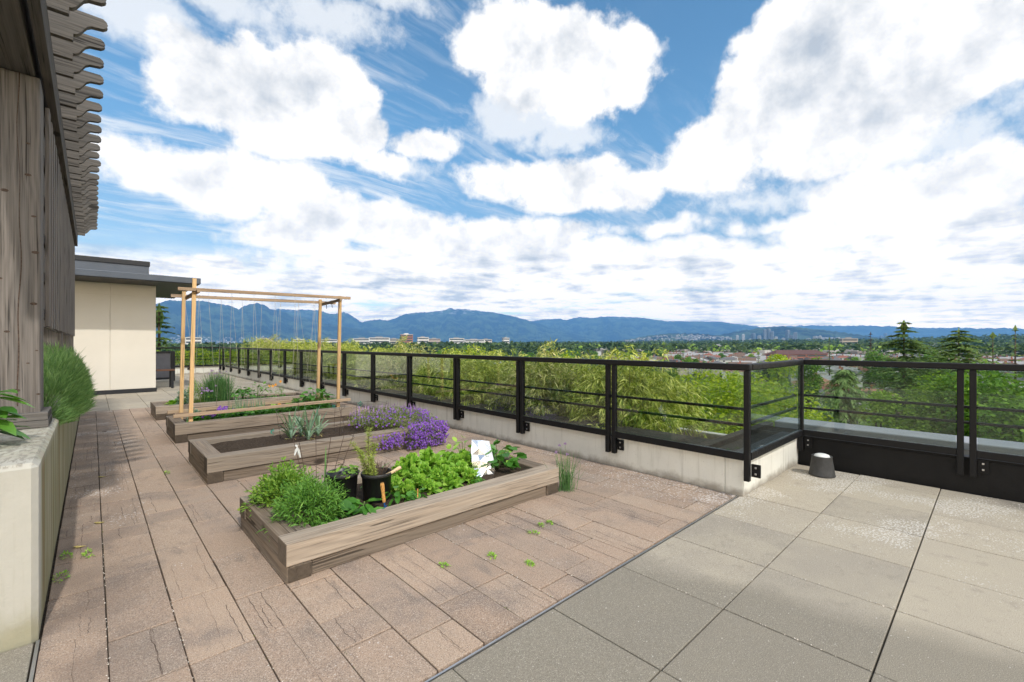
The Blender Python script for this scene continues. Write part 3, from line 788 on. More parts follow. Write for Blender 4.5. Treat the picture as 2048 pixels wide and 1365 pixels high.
prof = [(-2.0, 3.30), (-.10, 3.30), (-.099, 3.34), (-.085, 3.343), (-.068, 3.357), (-.052, 3.385), (-.035, 3.412), (-.012, 3.428), (.018, 3.432), (.045, 3.436), (.062, 3.45), (.066, 3.465), (.060, 3.482), (.045, 3.495), (-2.0, 3.50)]
for i in range(28):
    y_ = 3.46 + i * .288 + r.uniform(-.012, .012); dz = r.uniform(-.006, .006); dx = r.uniform(-.01, .01); th = .042
    pg('rafter', lambda m_: m_.prism([(a + dx, b + dz) for a, b in prof][::-1], 'y', y_, y_ + th), P_X, .003)
pg('beam', lambda m_: m_.box(-.242, -.192, 2.7, 11.2, 3.075, 3.296), P_Y, .005)
pg('beam', lambda m_: m_.box(-.50, -.27, 2.7, 11.3, 3.062, 3.296), P_Y, .005)
def boards(m_):
    y_ = 4.62; i = 0
    while y_ < 11.1:
        w_ = r.uniform(.13, .15); front = i % 2 == 0
        x_ = -.236 if front else -.272
        m_.box(x_ - .011, x_ + .011, y_, y_ + w_, 1.462 + r.uniform(-.006, .006), 3.03)
        y_ += .135 + r.uniform(-.004, .008); i += 1
pg('board_screen', boards, P_Z, .002)
pg('screen_rail', lambda m_: [m_.box(-.259, -.249, 4.55, 11.1, z_, z_ + .07) for z_ in (1.52, 1.78, 2.05, 2.32, 2.6, 2.88)], P_Y, .002)

# ------------------------------------------------------------------ raised beds
def bed(label, x0, x1, y0, y1, h, split, w=.145, wide=None):
    t = thing('raised_bed', label, 'garden bed', (x0, y0, 0), 'timber raised beds')
    X, Y = x1 - x0, y1 - y0; wd = wide or w; g_ = .003
    def tb(b, axis, rot=0, damp=False):  # damp picks the wood with moisture and overhang shade in its colour
        mb = MB(); b = list(b); mb.box(*b)
        c = ((b[0] + b[1]) / 2, (b[2] + b[3]) / 2, b[4])
        o = mb.build('timber', (W_DAMP_SHADE if damp else W_X) if axis == 'x' else W_Y, t, bevel=.006, origin=c)
        o.location = c; o.rotation_euler = (0, r.uniform(-.002, .002), rot)
        return o
    zl = split
    # lower course: side timbers run through, front and back butt between them
    ins = .006
    tb((ins, w - .01, 0.004, Y, 0, zl - g_), 'y'); tb((X - w, X - ins, 0.0, Y, 0, zl - g_), 'y')
    tb((w - .006, X - w - .003, .018, w, 0, zl - g_ * 1.5), 'x', 0, True); tb((w - .006, X - w - .003, Y - w, Y - .01, 0, zl - g_ * 1.5), 'x')
    # upper course: front and back run through
    tb((0, X, 0, w + .01, zl, h), 'x', r.uniform(-.001, .001)); tb((0, X, Y - w, Y, zl, h - .004), 'x')
    tb((.004, wd, w + .014, Y - w - .004, zl, h - .005), 'y'); tb((X - w, X - .004, w + .014, Y - w - .004, zl, h - .006), 'y')
    mb = MB(); n, m_ = 40, 14
    V = []; F = []
    for j in range(m_ + 1):
        for i in range(n + 1):
            u, v = i / n, j / m_; e_ = min(u, 1 - u, v, 1 - v)
            V.append((wd - .02 + u * (X - w - wd + .04), w - .02 + v * (Y - 2 * w + .04), h - .06 + .03 * min(1, e_ * 6) + r.uniform(-.008, .008)))
    for j in range(m_):
        for i in range(n): a = j * (n + 1) + i; F.append((a, a + 1, a + n + 2, a + n + 1))
    mb.add(V, np.array(F), 0, True); mb.build('soil', SOIL, t)
    return t
bed('nearest timber raised bed full of lettuce and herbs', .79, 3.09, 2.69, 3.78, .222, .092, .15, .20)
bed('second timber raised bed mostly bare soil with leeks and purple flowers', .795, 3.22, 5.10, 6.25, .252, .105)
bed('third timber raised bed under the pine bean trellis', .805, 3.24, 7.465, 8.47, .256, .11)
bed('farthest timber raised bed with tall chives nearest the cream building', .80, 3.50, 9.90, 10.86, .240, .11)

# ------------------------------------------------------------------ plant builders (each returns one mesh)
def rosette(n, L, W, droop, lo, hi, seed, prof=((0, .2), (.3, .7), (.62, 1), (.88, .7), (1, .08)), fold=.18, crinkle=.3):
    q = np.random.default_rng(seed)
    a = q.uniform(0, 2 * np.pi, n); e = q.uniform(lo, hi, n)
    D = np.stack([np.cos(a) * np.cos(e), np.sin(a) * np.cos(e), np.sin(e)], 1)
    P = D * q.uniform(0, .02, n)[:, None]
    U = np.stack([-np.cos(a) * np.sin(e), -np.sin(a) * np.sin(e), np.cos(e)], 1) + q.normal(0, crinkle, (n, 3))
    return leaf_strips(P, D, U, L * q.uniform(.6, 1.1, n), W * q.uniform(.7, 1.15, n), prof, droop, fold)
def leafy_bush(rx, ry, h, n, L, W, seed, flat_=.5, shell=.55, fold=.12, up=.35, droop=.25, prof=DIAMOND):
    q = np.random.default_rng(seed)
    d_ = rdir(n, -.1, 1, q); rr = (shell + (1 - shell) * q.random(n)) * q.uniform(.88, 1.04, n)
    lump = 1 + .13 * np.sin(d_[:, 0] * 7 + seed) * np.cos(d_[:, 1] * 6 + seed * 2) + .08 * np.sin(d_[:, 2] * 9 + d_[:, 0] * 11)
    P = d_ * (rr * lump)[:, None] * np.array([rx, ry, h])
    P[:, 2] = np.maximum(P[:, 2], .01)
    D = unit(d_ + q.normal(0, .55, (n, 3)) + np.array([0, 0, up]))
    U = unit(np.cross(D, rdir(n, r=q)) * .5 + np.array([0, 0, 1.]) + d_ * .4)
    return leaf_strips(P, D, U, L * q.uniform(.6, 1.25, n), W * q.uniform(.7, 1.2, n), prof, droop, fold)
def blades(n, L, W, spread, lean, seed, base=.03, droop=.25):
    q = np.random.default_rng(seed)
    a = q.uniform(0, 2 * np.pi, n); e = np.abs(q.normal(0, lean, n))
    P = np.stack([np.cos(a) * base * q.random(n), np.sin(a) * base * q.random(n), np.zeros(n)], 1) + q.normal(0, spread, (n, 3)) * np.array([1, 1, 0])
    D = np.stack([np.cos(a) * np.sin(e), np.sin(a) * np.sin(e), np.cos(e)], 1)
    return leaf_strips(P, D, np.stack([np.cos(a), np.sin(a), np.zeros(n)], 1) + q.normal(0, .4, (n, 3)), L * q.uniform(.55, 1.1, n), W, ((0, 1), (.3, .95), (.6, .75), (.85, .45), (1, .08)), droop * q.random(n), 0)
def mesh_thing(name, label, cat, parts, m_, loc, group=None, rot=0):
    mb = MB()
    for p in (parts if isinstance(parts, list) else [parts]): mb.add(*p)
    o = mb.build(name, m_); o.location = loc; o.rotation_euler.z = rot
    return tag(o, label, cat, group)
def shift(part, dx, dy, dz): return (part[0] + np.array([dx, dy, dz]), part[1])
def join(ps):
    V = []; F = []; n = 0
    for v, f in ps: V.append(v); F.append(f + n); n += len(v)
    return np.concatenate(V), np.concatenate(F)
ZB = .205
# two herb mounds
t = thing('herb_bush', 'bright green bushy herb mound at the back left corner of the nearest bed', 'herb', (1.03, 3.55, ZB - .02))
mb = MB(); mb.add(*leafy_bush(.24, .23, .23, 2600, .045, .016, 3)); mb.add(*leafy_bush(.14, .14, .31, 900, .045, .017, 4)); mb.build('foliage', L_HERB2, t)
t = thing('herb_bush', 'dense feathery green herb mound at the front left of the nearest bed', 'herb', (1.065, 3.12, ZB - .03))
mb = MB(); mb.add(*leafy_bush(.235, .25, .275, 4800, .048, .0085, 5, up=.2, droop=.35)); mb.build('foliage', L_HERB, t)
# lettuce rows
LG = 'heads of green lettuce in the nearest bed'
pr = []
for k in range(4):
    V = [rosette(34, .14, .06, .6, .15, 1.45, 20 + k, crinkle=.7), rosette(30, .13, .05, .3, .7, 1.5, 30 + k, crinkle=.9), shift(rosette(44, .07, .034, .4, .1, 1.5, 34 + k, crinkle=1.0), 0, 0, .05)]
    t = thing('lettuce', 'bright green crinkled lettuce head among the others in the nearest bed', 'lettuce', (0, 0, ZB), LG)
    mb = MB(); mb.add(*join(V), 0, True); mb.build('leaves', L_LETT, t); pr.append(t)
spots = [(1.76, 3.02), (1.93, 2.98), (2.12, 2.98), (2.28, 3.0), (1.72, 3.2), (1.88, 3.17), (2.06, 3.18), (2.22, 3.2), (2.36, 3.16), (1.78, 3.38), (1.95, 3.36), (2.13, 3.4), (2.3, 3.38), (2.46, 3.36), (1.92, 3.54), (2.1, 3.56), (2.28, 3.55), (2.46, 3.55), (2.62, 3.5)]
for i, (x_, y_) in enumerate(spots):
    o = pr[i] if i < 4 else copy_tree(pr[i % 4])
    o.location = (x_ + r.uniform(-.03, .03), y_ + r.uniform(-.03, .03), ZB - .015); o.rotation_euler.z = r.random() * 6.28
    s_ = r.uniform(.8, 1.12) * (1.2 if i > 12 else 1); o.scale = (s_, s_, s_ * r.uniform(1.15, 1.45))
# strawberry-like plants
def round_leaves(n, L, W, h, seed):
    q = np.random.default_rng(seed); a = q.uniform(0, 2 * np.pi, n); rr = np.sqrt(q.random(n)) * h * .8
    P = np.stack([np.cos(a) * rr, np.sin(a) * rr, h * (1 - .55 * (rr / (h * .8)) ** 2) * q.uniform(.45, 1.05, n)], 1)
    D = unit(np.stack([np.cos(a), np.sin(a), q.uniform(-.4, .5, n)], 1) + q.normal(0, .3, (n, 3)))
    U = np.array([0, 0, 1.]) + q.normal(0, .35, (n, 3))
    lv = leaf_strips(P, D, U, L * q.uniform(.7, 1.1, n), W * q.uniform(.7, 1.1, n), ((0, .3), (.2, .85), (.55, 1), (.85, .65), (1, .12)), .25, .14)
    stems = []
    for i in range(0, n, 2): stems.append(leaf_strips(np.array([[0, 0, 0.]]), P[i:i + 1], np.array([[.3, .2, 1.]]), np.linalg.norm(P[i]), .006, ((0, 1), (1, 1)), 0))
    return lv, join(stems)
def leafy(label, loc, n, L, W, h, seed, m_=L_STRAW, name='strawberry_plant', cat='plant', group=None, rot=0):
    t = thing(name, label, cat, loc, group); a, b = round_leaves(n, L, W, h, seed)
    mb = MB(); mb.add(*a, 0, True); mb.build('leaves', m_, t); mb = MB(); mb.add(*b); mb.build('stems', STEM, t)
    t.rotation_euler.z = rot
    return t
leafy('broad leaved green plant in front of the two black pots', (1.34, 2.94, ZB - .02), 12, .12, .085, .10, 41)
leafy('small dark leaved plant left of the pots beside the feathery herb', (1.265, 2.98, ZB - .02), 9, .065, .05, .10, 42)
leafy('little three leaved seedling at the front rim left of the broad leaved plant', (1.20, 2.915, ZB - .03), 6, .075, .06, .06, 43)
leafy('dark leaved plant at the front rim right of the blue trowel', (1.60, 2.95, ZB - .02), 16, .07, .055, .11, 44)
leafy('small dark leaved plant at the front rim in the middle of the lettuce', (1.75, 2.905, ZB - .02), 12, .06, .05, .08, 45)
leafy('low dark leaved plant at the foot of the foil sheet', (2.33, 2.91, ZB - .02), 14, .05, .04, .06, 46)
leafy('large dark leaved bean plant right of the foil sheet', (2.74, 3.13, ZB - .02), 40, .10, .085, .25, 47)
leafy('dark leaved bean plant at the right end behind the large one', (2.80, 3.34, ZB - .02), 26, .085, .075, .20, 48)
leafy('pale green leafy plant at the right end of the nearest bed', (2.90, 3.24, ZB - .02), 18, .06, .045, .13, 49, L_LETT)
leafy('pale lettuce showing above the foil sheet', (2.62, 3.5, ZB), 22, .09, .06, .24, 50, L_LETT)
# pots
def pot(label, loc, rr, h, mkplant):
    t = thing('plant_pot', label, 'plant pot', loc)
    mb = MB(); mb.lathe([(.0, .0), (rr * .80, .0), (rr * .84, .01), (rr * .95, h - .03), (rr, h - .028), (rr * 1.02, h - .02), (rr * 1.02, h - .003), (rr * .99, h), (rr * .94, h - .004), (rr * .9, h - .05), (0, h - .052)], 36)
    mb.build('pot', POT, t)
    mb = MB(); mb.lathe([(0, h - .045), (rr * .6, h - .048), (rr * .92, h - .05)][::-1], 24); mb.build('soil', SOIL, t)
    return t
p1_ = pot('left black plastic pot with a small sprouting plant', (1.335, 3.245, ZB - .03), .112, .235, None)
a, b = round_leaves(22, .05, .035, .10, 61); mb = MB(); mb.add(*shift(a, .01, -.02, .19), 0, True); mb.build('sprout', L_HERB2, p1_)
p2_ = pot('right black plastic pot with rosemary and dry twigs', (1.545, 3.13, ZB - .045), .112, .235, None)
q = np.random.default_rng(62); ps = []; st_ = MB()
for (dx, dy, lx, ly, hh) in ((-.05, .02, .03, .06, .38), (-.06, 0, -.12, .04, .30), (-.04, -.03, -.05, -.04, .2), (-.07, .03, -.02, .05, .22), (-.03, .03, .06, .05, .25)):
    pts = [Vector((dx + lx * t_ * t_, dy + ly * t_, .17 + hh * t_)) for t_ in np.linspace(0, 1, 7)]
    st_.tube(pts, [.004 - .0028 * t_ for t_ in np.linspace(0, 1, 7)], 5)
    m_ = 330; tt = q.uniform(.12, 1, m_); P = np.stack([dx + lx * tt * tt, dy + ly * tt, .17 + hh * tt], 1)
    D = rdir(m_, -.2, .9, q); ps.append(leaf_strips(P, D, rdir(m_, r=q), q.uniform(.018, .045, m_), .004, DIAMOND, .1))
mb = MB(); mb.add(*join(ps)); mb.build('rosemary', L_ROSE, p2_); st_.build('stems', TWIG, p2_)
mb = MB()
for i in range(26):
    a = q.uniform(-1.2, 2.2); l_ = q.uniform(.05, .14); z0 = .185
    mb.tube([(.03 * math.cos(a) + .02, .03 * math.sin(a), z0), (.04 + l_ * .6 * math.cos(a), l_ * .6 * math.sin(a), z0 + .05 + q.uniform(0, .05)), (.04 + l_ * math.cos(a), l_ * math.sin(a), z0 + q.uniform(-.0, .12))], .0016, 4)
mb.build('dry_twigs', TWIG, p2_)
# trowels
def trowel(label, loc, tilt, hm=HANDLE):
    t = thing('trowel', label, 'trowel', loc); t.rotation_euler = tilt
    mb = MB(); mb.lathe([(0, .035), (.010, .036), (.0125, .05), (.0105, .09), (.0125, .125), (.0135, .155), (.011, .172), (0, .176)], 16); mb.build('handle', hm, t)
    mb = MB(); mb.tube([(0, 0, .045), (0, 0, .02), (.004, 0, -.005)], [.008, .007, .006], 10); mb.box(-.028, .030, -.003, .003, -.07, .004); mb.build('blade', BLUE, t, bevel=.003)
    return t
trowel('trowel with orange wooden handle and blue blade stuck upright before the right pot', (1.462, 2.845, ZB + .02), (R(-4), R(-5), R(40)))
trowel('garden trowel lying in the right black pot with its pale wooden handle over the rim', (1.545, 3.085, .345), (R(10), R(62), R(-15)), PALEH)
# foil sheet
mb = MB(); q = np.random.default_rng(8); n, m_ = 3, 5; V = []; F = []
for j in range(m_ + 1):
    for i in range(n + 1):
        u, v = i / n, j / m_; wv = .185 + .02 * math.sin(v * 4)
        e_ = 0 if i in (0, n) else 1
        V.append(((u - .5) * wv + q.normal(0, .005) * e_, .11 * v + q.normal(0, .008) + .02 * abs(u - .45), .30 * v - .03 * u * v + q.normal(0, .006) * e_))
for j in range(m_):
    for i in range(n):
        a = j * (n + 1) + i
        if (i + j) % 2: F += [(a, a + 1, a + n + 2), (a, a + n + 2, a + n + 1)]
        else: F += [(a, a + 1, a + n + 1), (a + 1, a + n + 2, a + n + 1)]
mb.add(V, np.array(F)); o = mb.build('foil_sheet', FOIL); o.location = (2.50, 3.03, ZB - .015); o.rotation_euler = (0, 0, R(-22))
sd = o.modifiers.new('thickness', 'SOLIDIFY'); sd.thickness = .001
tag(o, 'crumpled silver foil sheet standing among the lettuce', 'foil')
# chives on the floor at the bed end, chives with flowers in the far bed
def chives(label, loc, n, L, seed, heads, fm, lean=.22, W=.0055, sp=.03):
    t = thing('chives', label, 'chives', loc)
    mb = MB(); mb.add(*blades(n, L, W, sp, lean, seed)); mb.build('blades', L_CHIVE, t)
    q = np.random.default_rng(seed)
    for i in range(heads):
        a = q.uniform(0, 6.28); rr = q.uniform(.02, .55) * L * lean * 2; hz = L * q.uniform(.72, 1.08)
        c = Vector((math.cos(a) * rr, math.sin(a) * rr, hz))
        mb = MB(); m_ = 40; d_ = rdir(m_, -.7, 1, q)
        mb.add(*leaf_strips(np.array(c)[None] + d_ * .004, d_, rdir(m_, r=q), .014, .006, DIAMOND, 0)); fo = mb.build('flower', fm, t)
        mb = MB(); mb.tube([(c.x * .2, c.y * .2, 0), (c.x * .6, c.y * .6, hz * .6), tuple(c)], .0018, 4); mb.build('stalk', STEM, fo)
    return t
chives('tall thin green chives growing at the right end of the nearest bed', (3.17, 2.68, 0), 110, .40, 71, 4, F_LILAC, .30, .0045, .035)
chives('big clump of chives with lilac flower heads in the farthest bed', (1.78, 10.35, .2), 1500, .58, 72, 26, F_LILAC, .26, .008, .09)

# second bed: leeks, bellflowers, cages
def leek(label, loc, seed, h=.42):
    t = thing('leek', label, 'leek', loc, None)
    q = np.random.default_rng(seed); n = 9
    a = np.where(np.arange(n) % 2, 0, np.pi) + q.normal(0, .35, n) + q.random() * 3; e = np.linspace(.12, .75, n)
    D = np.stack([np.cos(a) * np.sin(e), np.sin(a) * np.sin(e), np.cos(e)], 1)
    P = np.stack([np.zeros(n), np.zeros(n), np.linspace(.10, .03, n)], 1)
    mb = MB(); mb.add(*leaf_strips(P, D, np.stack([np.cos(a), np.sin(a), np.zeros(n) + .3], 1), h * q.uniform(.75, 1.1, n), .034, ((0, .8), (.3, 1), (.65, .7), (1, .05)), q.uniform(.1, .7, n), .2), 0, True); mb.build('leaves', L_LEEK, t)
    mb = MB(); mb.tube([(0, 0, 0), (0, 0, .13)], [.017, .02], 10); mb.build('shank', L_LEEK, t)
    n = 5; a = q.uniform(0, 6.28, n); D = np.stack([np.cos(a), np.sin(a), np.full(n, .6)], 1)
    mb = MB(); mb.add(*leaf_strips(np.tile([0, 0, .03], (n, 1)), D, np.tile([0, 0, 1.], (n, 1)), .16, .014, DIAMOND, 1.0)); mb.build('withered_leaves', L_YELL, t)
for i, (x_, y_, lb, h) in enumerate([(1.70, 5.62, 'leftmost blue green leek in the bare second bed', .46), (1.83, 5.42, 'middle blue green leek nearest the front rim of the second bed', .44), (2.0, 5.60, 'rightmost upright blue green leek in the second bed', .46), (1.86, 5.75, 'rear blue green leek leaning over the soil of the second bed', .38)]):
    leek(lb, (x_, y_, .2), 80 + i, h)
q = np.random.default_rng(90)
t = thing('bellflower', 'mass of purple bellflowers spilling over the right end of the second bed', 'flowers', (2.95, 5.6, .2))
def camp(n, zone):
    P = np.empty((0, 3))
    while len(P) < n:
        u = q.uniform(-.62, .55, n * 2); v = q.uniform(-.55, .52, n * 2)
        ok = ((u - .02) / .58) ** 2 + (v / .55) ** 2 < 1 - .25 * q.random(n * 2)
        z_ = .22 * np.sqrt(np.maximum(0, 1 - (u / .66) ** 2 * .8 - (v / .6) ** 2 * .7)) + .02
        P = np.concatenate([P, np.stack([u, v, z_], 1)[ok]])
    return P[:n]
P = camp(5200, 0); P[:, 2] *= q.uniform(.3, 1.05, len(P))
drape = np.stack([q.uniform(-.08, .46, 2200), -.55 - q.random(2200) * .13, q.uniform(-.19, .12, 2200)], 1); drape[:, 1] -= .05 * np.cos(drape[:, 2] * 9)
thin = np.stack([q.normal(-.28, .1, 260), -.53 - q.random(260) * .05, q.uniform(-.15, .03, 260)], 1)
endd = np.stack([.32 + q.random(900) * .12, q.uniform(-.55, .1, 900), q.uniform(-.12, .15, 900)], 1)
PA = np.concatenate([P, drape, thin, endd]); n = len(PA)
mb = MB(); mb.add(*leaf_strips(PA, rdir(n, -.2, 1, q) + np.array([0, 0, .5]), rdir(n, r=q), q.uniform(.02, .045, n), .009, DIAMOND, .2))
sp = P[(P[:, 1] > -.25) & (q.random(len(P)) < .09)]; n = len(sp)
mb.add(*leaf_strips(sp, np.stack([q.normal(0, .15, n), q.normal(0, .15, n), np.ones(n)], 1), rdir(n, r=q), q.uniform(.05, .11, n), .008, ((0, .4), (.5, .6), (.7, 1.3), (1, .2)), 0), 1)
mb.build('foliage', [L_CAMP, F_LILAC], t)
tips = np.concatenate([P[(P[:, 1] < .1) & (q.random(len(P)) < .06)] * np.array([1, 1, 1.03]), P[(P[:, 0] > .34) & (q.random(len(P)) < .12)], drape[q.random(2200) < .40], thin[q.random(260) < .5], endd[q.random(900) < .3], P[q.random(len(P)) < .012]])
tips[:, 2] += .012; tips[:, 1] -= .012
fl_ = []
for k in range(5):
    a = 2 * np.pi * k / 5 + q.uniform(0, .5, len(tips)); nrm = unit(np.stack([q.normal(-.3, .3, len(tips)), q.normal(-.8, .3, len(tips)), q.normal(.6, .3, len(tips))], 1))
    s1 = unit(np.cross(nrm, np.array([0, 0, 1.]))); s2 = np.cross(nrm, s1)
    D = s1 * np.cos(a)[:, None] + s2 * np.sin(a)[:, None] + nrm * .35
    fl_.append(leaf_strips(tips, D, nrm, .0155, .010, DIAMOND, 0))
mb = MB(); mb.add(*join(fl_)); mb.build('flowers', F_PURP, t)
def cage(label, loc, r1, r2, h, legs, tilt):
    t = thing('wire_cage', label, 'plant support', loc, None); t.rotation_euler = tilt
    for i in range(legs):
        a = 2 * math.pi * i / legs + .4; mb = MB()
        mb.tube([(r2 * math.cos(a), r2 * math.sin(a), 0), (r1 * math.cos(a), r1 * math.sin(a), h + .03)], .0022, 5); mb.build('leg', WIRE, t)
    for f in (1.0, .55, .18):
        rr = r2 + (r1 - r2) * f; mb = MB(); mb.tube([(rr * math.cos(a), rr * math.sin(a), h * f + .012 * math.sin(2 * a + f)) for a in np.linspace(0, 2 * math.pi, 25)[:-1]], .0022, 5, closed=True); mb.build('hoop', WIRE, t)
    return t
cage('rusty wire plant cage behind the left black pot', (1.32, 3.66, ZB - .04), .24, .10, .42, 6, (R(-4), R(5), 0))
cage('wide rusty wire cage standing in the middle of the second bed', (1.96, 5.66, .19), .38, .34, .36, 5, (R(3), R(-3), 0))
cage('rusty wire cage poking out of the purple flowers', (2.62, 5.72, .2), .32, .22, .34, 4, (R(-3), R(4), .5))
def ties(label, loc, m_, s_, seed, name='plant_tie', cat='tie'):
    q = random.Random(seed); mb = MB()
    for k in range(3):
        a = q.uniform(0, 6.28); mb.tube([(0, 0, 0), (s_ * .5 * math.cos(a), s_ * .5 * math.sin(a), s_ * q.uniform(-.2, .6)), (s_ * .9 * math.cos(a + .8), s_ * .9 * math.sin(a + .8), s_ * q.uniform(-.8, .4)), (s_ * .4 * math.cos(a + 2), s_ * .4 * math.sin(a + 2), -s_ * q.uniform(.4, 1.1))], .003, 5)
    o = mb.build(name, m_); o.location = loc; return tag(o, label, cat)
ties('green plastic tie on the left leg of the wide wire cage', (1.48, 5.52, .36), GREENTIE, .045, 1)
ties('green plastic tie knotted above the purple flowers', (2.52, 5.62, .56), GREENTIE, .06, 2)
ties('green plastic tie at the right post foot of the trellis', (2.96, 7.5, .30), GREENTIE, .05, 3)
mb = MB(); q = np.random.default_rng(9)
D = np.array([[-.5, -.3, -.8], [.3, -.2, -1], [.15, .1, -.9], [-.2, .2, .5]]); mb.add(*leaf_strips(np.zeros((4, 3)), D, np.tile([0, -1., .2], (4, 1)), [.05, .065, .045, .03], .018, ((0, .3), (.4, 1), (1, .5)), .3, .1))
o = mb.build('ribbon', RIBBON); o.location = (1.135, 3.60, .56); tag(o, 'white ribbon tied to the rusty cage above the bright herb', 'ribbon')
leaf_ = leaf_strips(np.array([[0, 0, 0], [0, 0, 0], [.3, -.1, 0], [.32, -.12, 0], [.1, .1, 0]]), np.array([[-.75, .2, .8], [-.5, .1, 1], [.75, -.1, .8], [.5, .3, 1], [.1, .2, 1]]), np.tile([0, -.3, 1.], (5, 1)), [.42, .34, .36, .3, .36], .015, ((0, .8), (.4, 1), (.8, .6), (1, .1)), [.2, .1, .25, .1, .1], .2)
mesh_thing('garlic_plant', 'few long dark green garlic blades behind the herb mounds in the nearest bed', 'garlic', leaf_, L_CHIVE, (1.24, 3.5, ZB))
# labels and little stones left in the beds
mb = MB(); mb.lathe([(0, 0), (.018, .004), (.023, .02), (.014, .036), (0, .04)], 10); o = mb.build('pebble', WHITEPL); o.location = (.99, 3.27, .222); tag(o, 'round white pebble on the left rim of the nearest bed', 'pebble')
mb = MB(); mb.box(-.004, .004, -.002, .002, -.03, .085); o = mb.build('wooden_stake', HANDLE, bevel=.001); o.location = (1.73, 2.86, ZB); tag(o, 'tiny wooden stake at the front rim among the lettuce', 'stake')

# third bed: trellis and its plants
t = thing('bean_trellis', 'tall new pine trellis frame strung with twine over the third bed', 'trellis', (0, 0, 0))
def tb(name, a, b, w, h, m_, up=(0, 0, 1), parent=None):
    c = (Vector(a) + Vector(b)) / 2; mb = MB(); mb.beam(Vector(a) - c, Vector(b) - c, w, h, up); o = mb.build(name, m_, parent or t, bevel=.003); o.location = c; return o
tb('post', (1.00, 7.64, .19), (1.045, 7.64, 2.25), .048, .04, NEW_Z, (0, 1, 0)); tb('post', (3.065, 7.64, .19), (3.10, 7.64, 2.15), .048, .04, NEW_Z, (0, 1, 0))
tb('post', (.97, 8.30, .19), (1.005, 8.30, 2.12), .046, .04, NEW_Z, (0, 1, 0)); tb('post', (2.96, 8.30, .19), (3.01, 8.30, 2.13), .046, .04, NEW_Z, (0, 1, 0))
tb('top_beam', (.85, 7.595, 2.088), (3.26, 7.595, 2.12), .045, .045, NEW_X); tb('top_beam', (.85, 8.345, 2.05), (3.30, 8.345, 2.085), .045, .045, NEW_X)
tb('cross_beam', (1.075, 7.5, 2.065), (1.03, 8.45, 2.02), .04, .04, NEW_X); tb('cross_beam', (3.06, 7.5, 2.075), (3.05, 8.45, 2.04), .04, .04, NEW_X)
tb('bottom_rail', (.80, 7.595, .35), (3.26, 7.595, .372), .04, .045, NEW_X); tb('bottom_rail', (.81, 8.345, .32), (3.2, 8.345, .34), .04, .045, NEW_X)
tb('bottom_rail', (.87, 8.10, .305), (1.25, 8.12, .31), .04, .04, NEW_X)
q = random.Random(4)
for i in range(13):
    for yy, z0, z1 in ((7.60, .37, 2.08), (8.34, .34, 2.05)):
        xb = 1.15 + i * .145 + q.uniform(-.03, .03); xt = xb + q.uniform(-.14, .14); xt = 1.2 + round((xt - 1.2) / .29) * .29
        mb = MB(); mb.tube([(xb, yy + q.uniform(-.01, .01), z0), ((xb + xt) / 2 + q.uniform(-.01, .01), yy, (z0 + z1) / 2), (xt, yy, z1)], .0014, 4); mb.build('twine', TWINE, t)
for yy in (7.9, 8.15):
    mb = MB(); mb.tube([(3.06 + .024 * math.cos(a), yy + .01 * math.sin(a * 2), 2.06 + .026 * math.sin(a)) for a in np.linspace(0, 6.28, 13)[:-1]], .006, 6, closed=True); mb.tube([(3.06, yy, 2.035), (3.05, yy - .04, 1.99), (3.04, yy - .07, 1.96)], .006, 6); mb.build('black_tie', POT, t)
GC = 'leafy seedlings along the front of the third bed'
def cover(label, loc, n, X, Y, L, W, h, seed, m_, group=None, name='ground_cover'):
    q = np.random.default_rng(seed); P = np.stack([q.uniform(-X, X, n), q.uniform(-Y, Y, n), h * q.random(n)], 1); P[:, 2] *= .6 + .4 * np.sin(P[:, 0] * 13) ** 2
    D = rdir(n, -.1, .8, q)
    mb = MB(); mb.add(*leaf_strips(P, D, np.array([0, 0, 1.]) + q.normal(0, .4, (n, 3)), L * q.uniform(.6, 1.2, n), W, ((0, .3), (.4, 1), (.8, .7), (1, .1)), .3, .12)); o = mb.build(name, m_); o.location = loc
    return tag(o, label, 'plants', group, 'stuff')
cover('low bright green leafy crop filling the front of the third bed', (2.0, 7.80, .2), 2600, .98, .16, .065, .042, .12, 101, L_STRAW)
cover('pale green leaves at the back of the third bed', (2.1, 8.10, .2), 700, .8, .12, .07, .05, .12, 102, L_LETT)
leafy('tall bushy green pepper plant at the right end of the third bed', (2.86, 8.08, .2), 130, .10, .062, .36, 103, L_STRAW, 'pepper_plant')
leafy('paler leafy plant left of the bushy pepper plant', (2.62, 8.02, .2), 50, .09, .06, .24, 104, L_HERB, 'pepper_plant')
def flowers(label, loc, n, h, fm, seed, spread=.09, size=.022):
    t = thing('flowering_plant', label, 'flowers', loc); q = np.random.default_rng(seed)
    mb = MB(); mb.add(*leafy_bush(spread, spread, h * .8, 160, .05, .012, seed)); mb.build('foliage', L_HERB, t)
    P = np.stack([q.normal(0, spread * .7, n), q.normal(0, spread * .7, n), h * q.uniform(.7, 1.1, n)], 1); fs = []
    for k in range(5):
        a = 2 * np.pi * k / 5 + q.random(n); fs.append(leaf_strips(P, np.stack([np.cos(a), -np.full(n, .3), np.sin(a)], 1), np.tile([0, -1., .3], (n, 1)), size, size * .8, DIAMOND, 0))
    mb = MB(); mb.add(*join(fs)); mb.build('flowers', fm, t)
flowers('small violet flowers at the left front of the third bed', (1.25, 7.72, .2), 26, .14, F_PURP, 111, .07)
flowers('second tuft of small violet flowers behind the bottom rail', (1.42, 7.78, .2), 20, .18, F_PURP, 112, .07)
flowers('orange flower at the middle front of the third bed', (2.16, 7.72, .22), 5, .16, F_ORANGE, 113, .03)
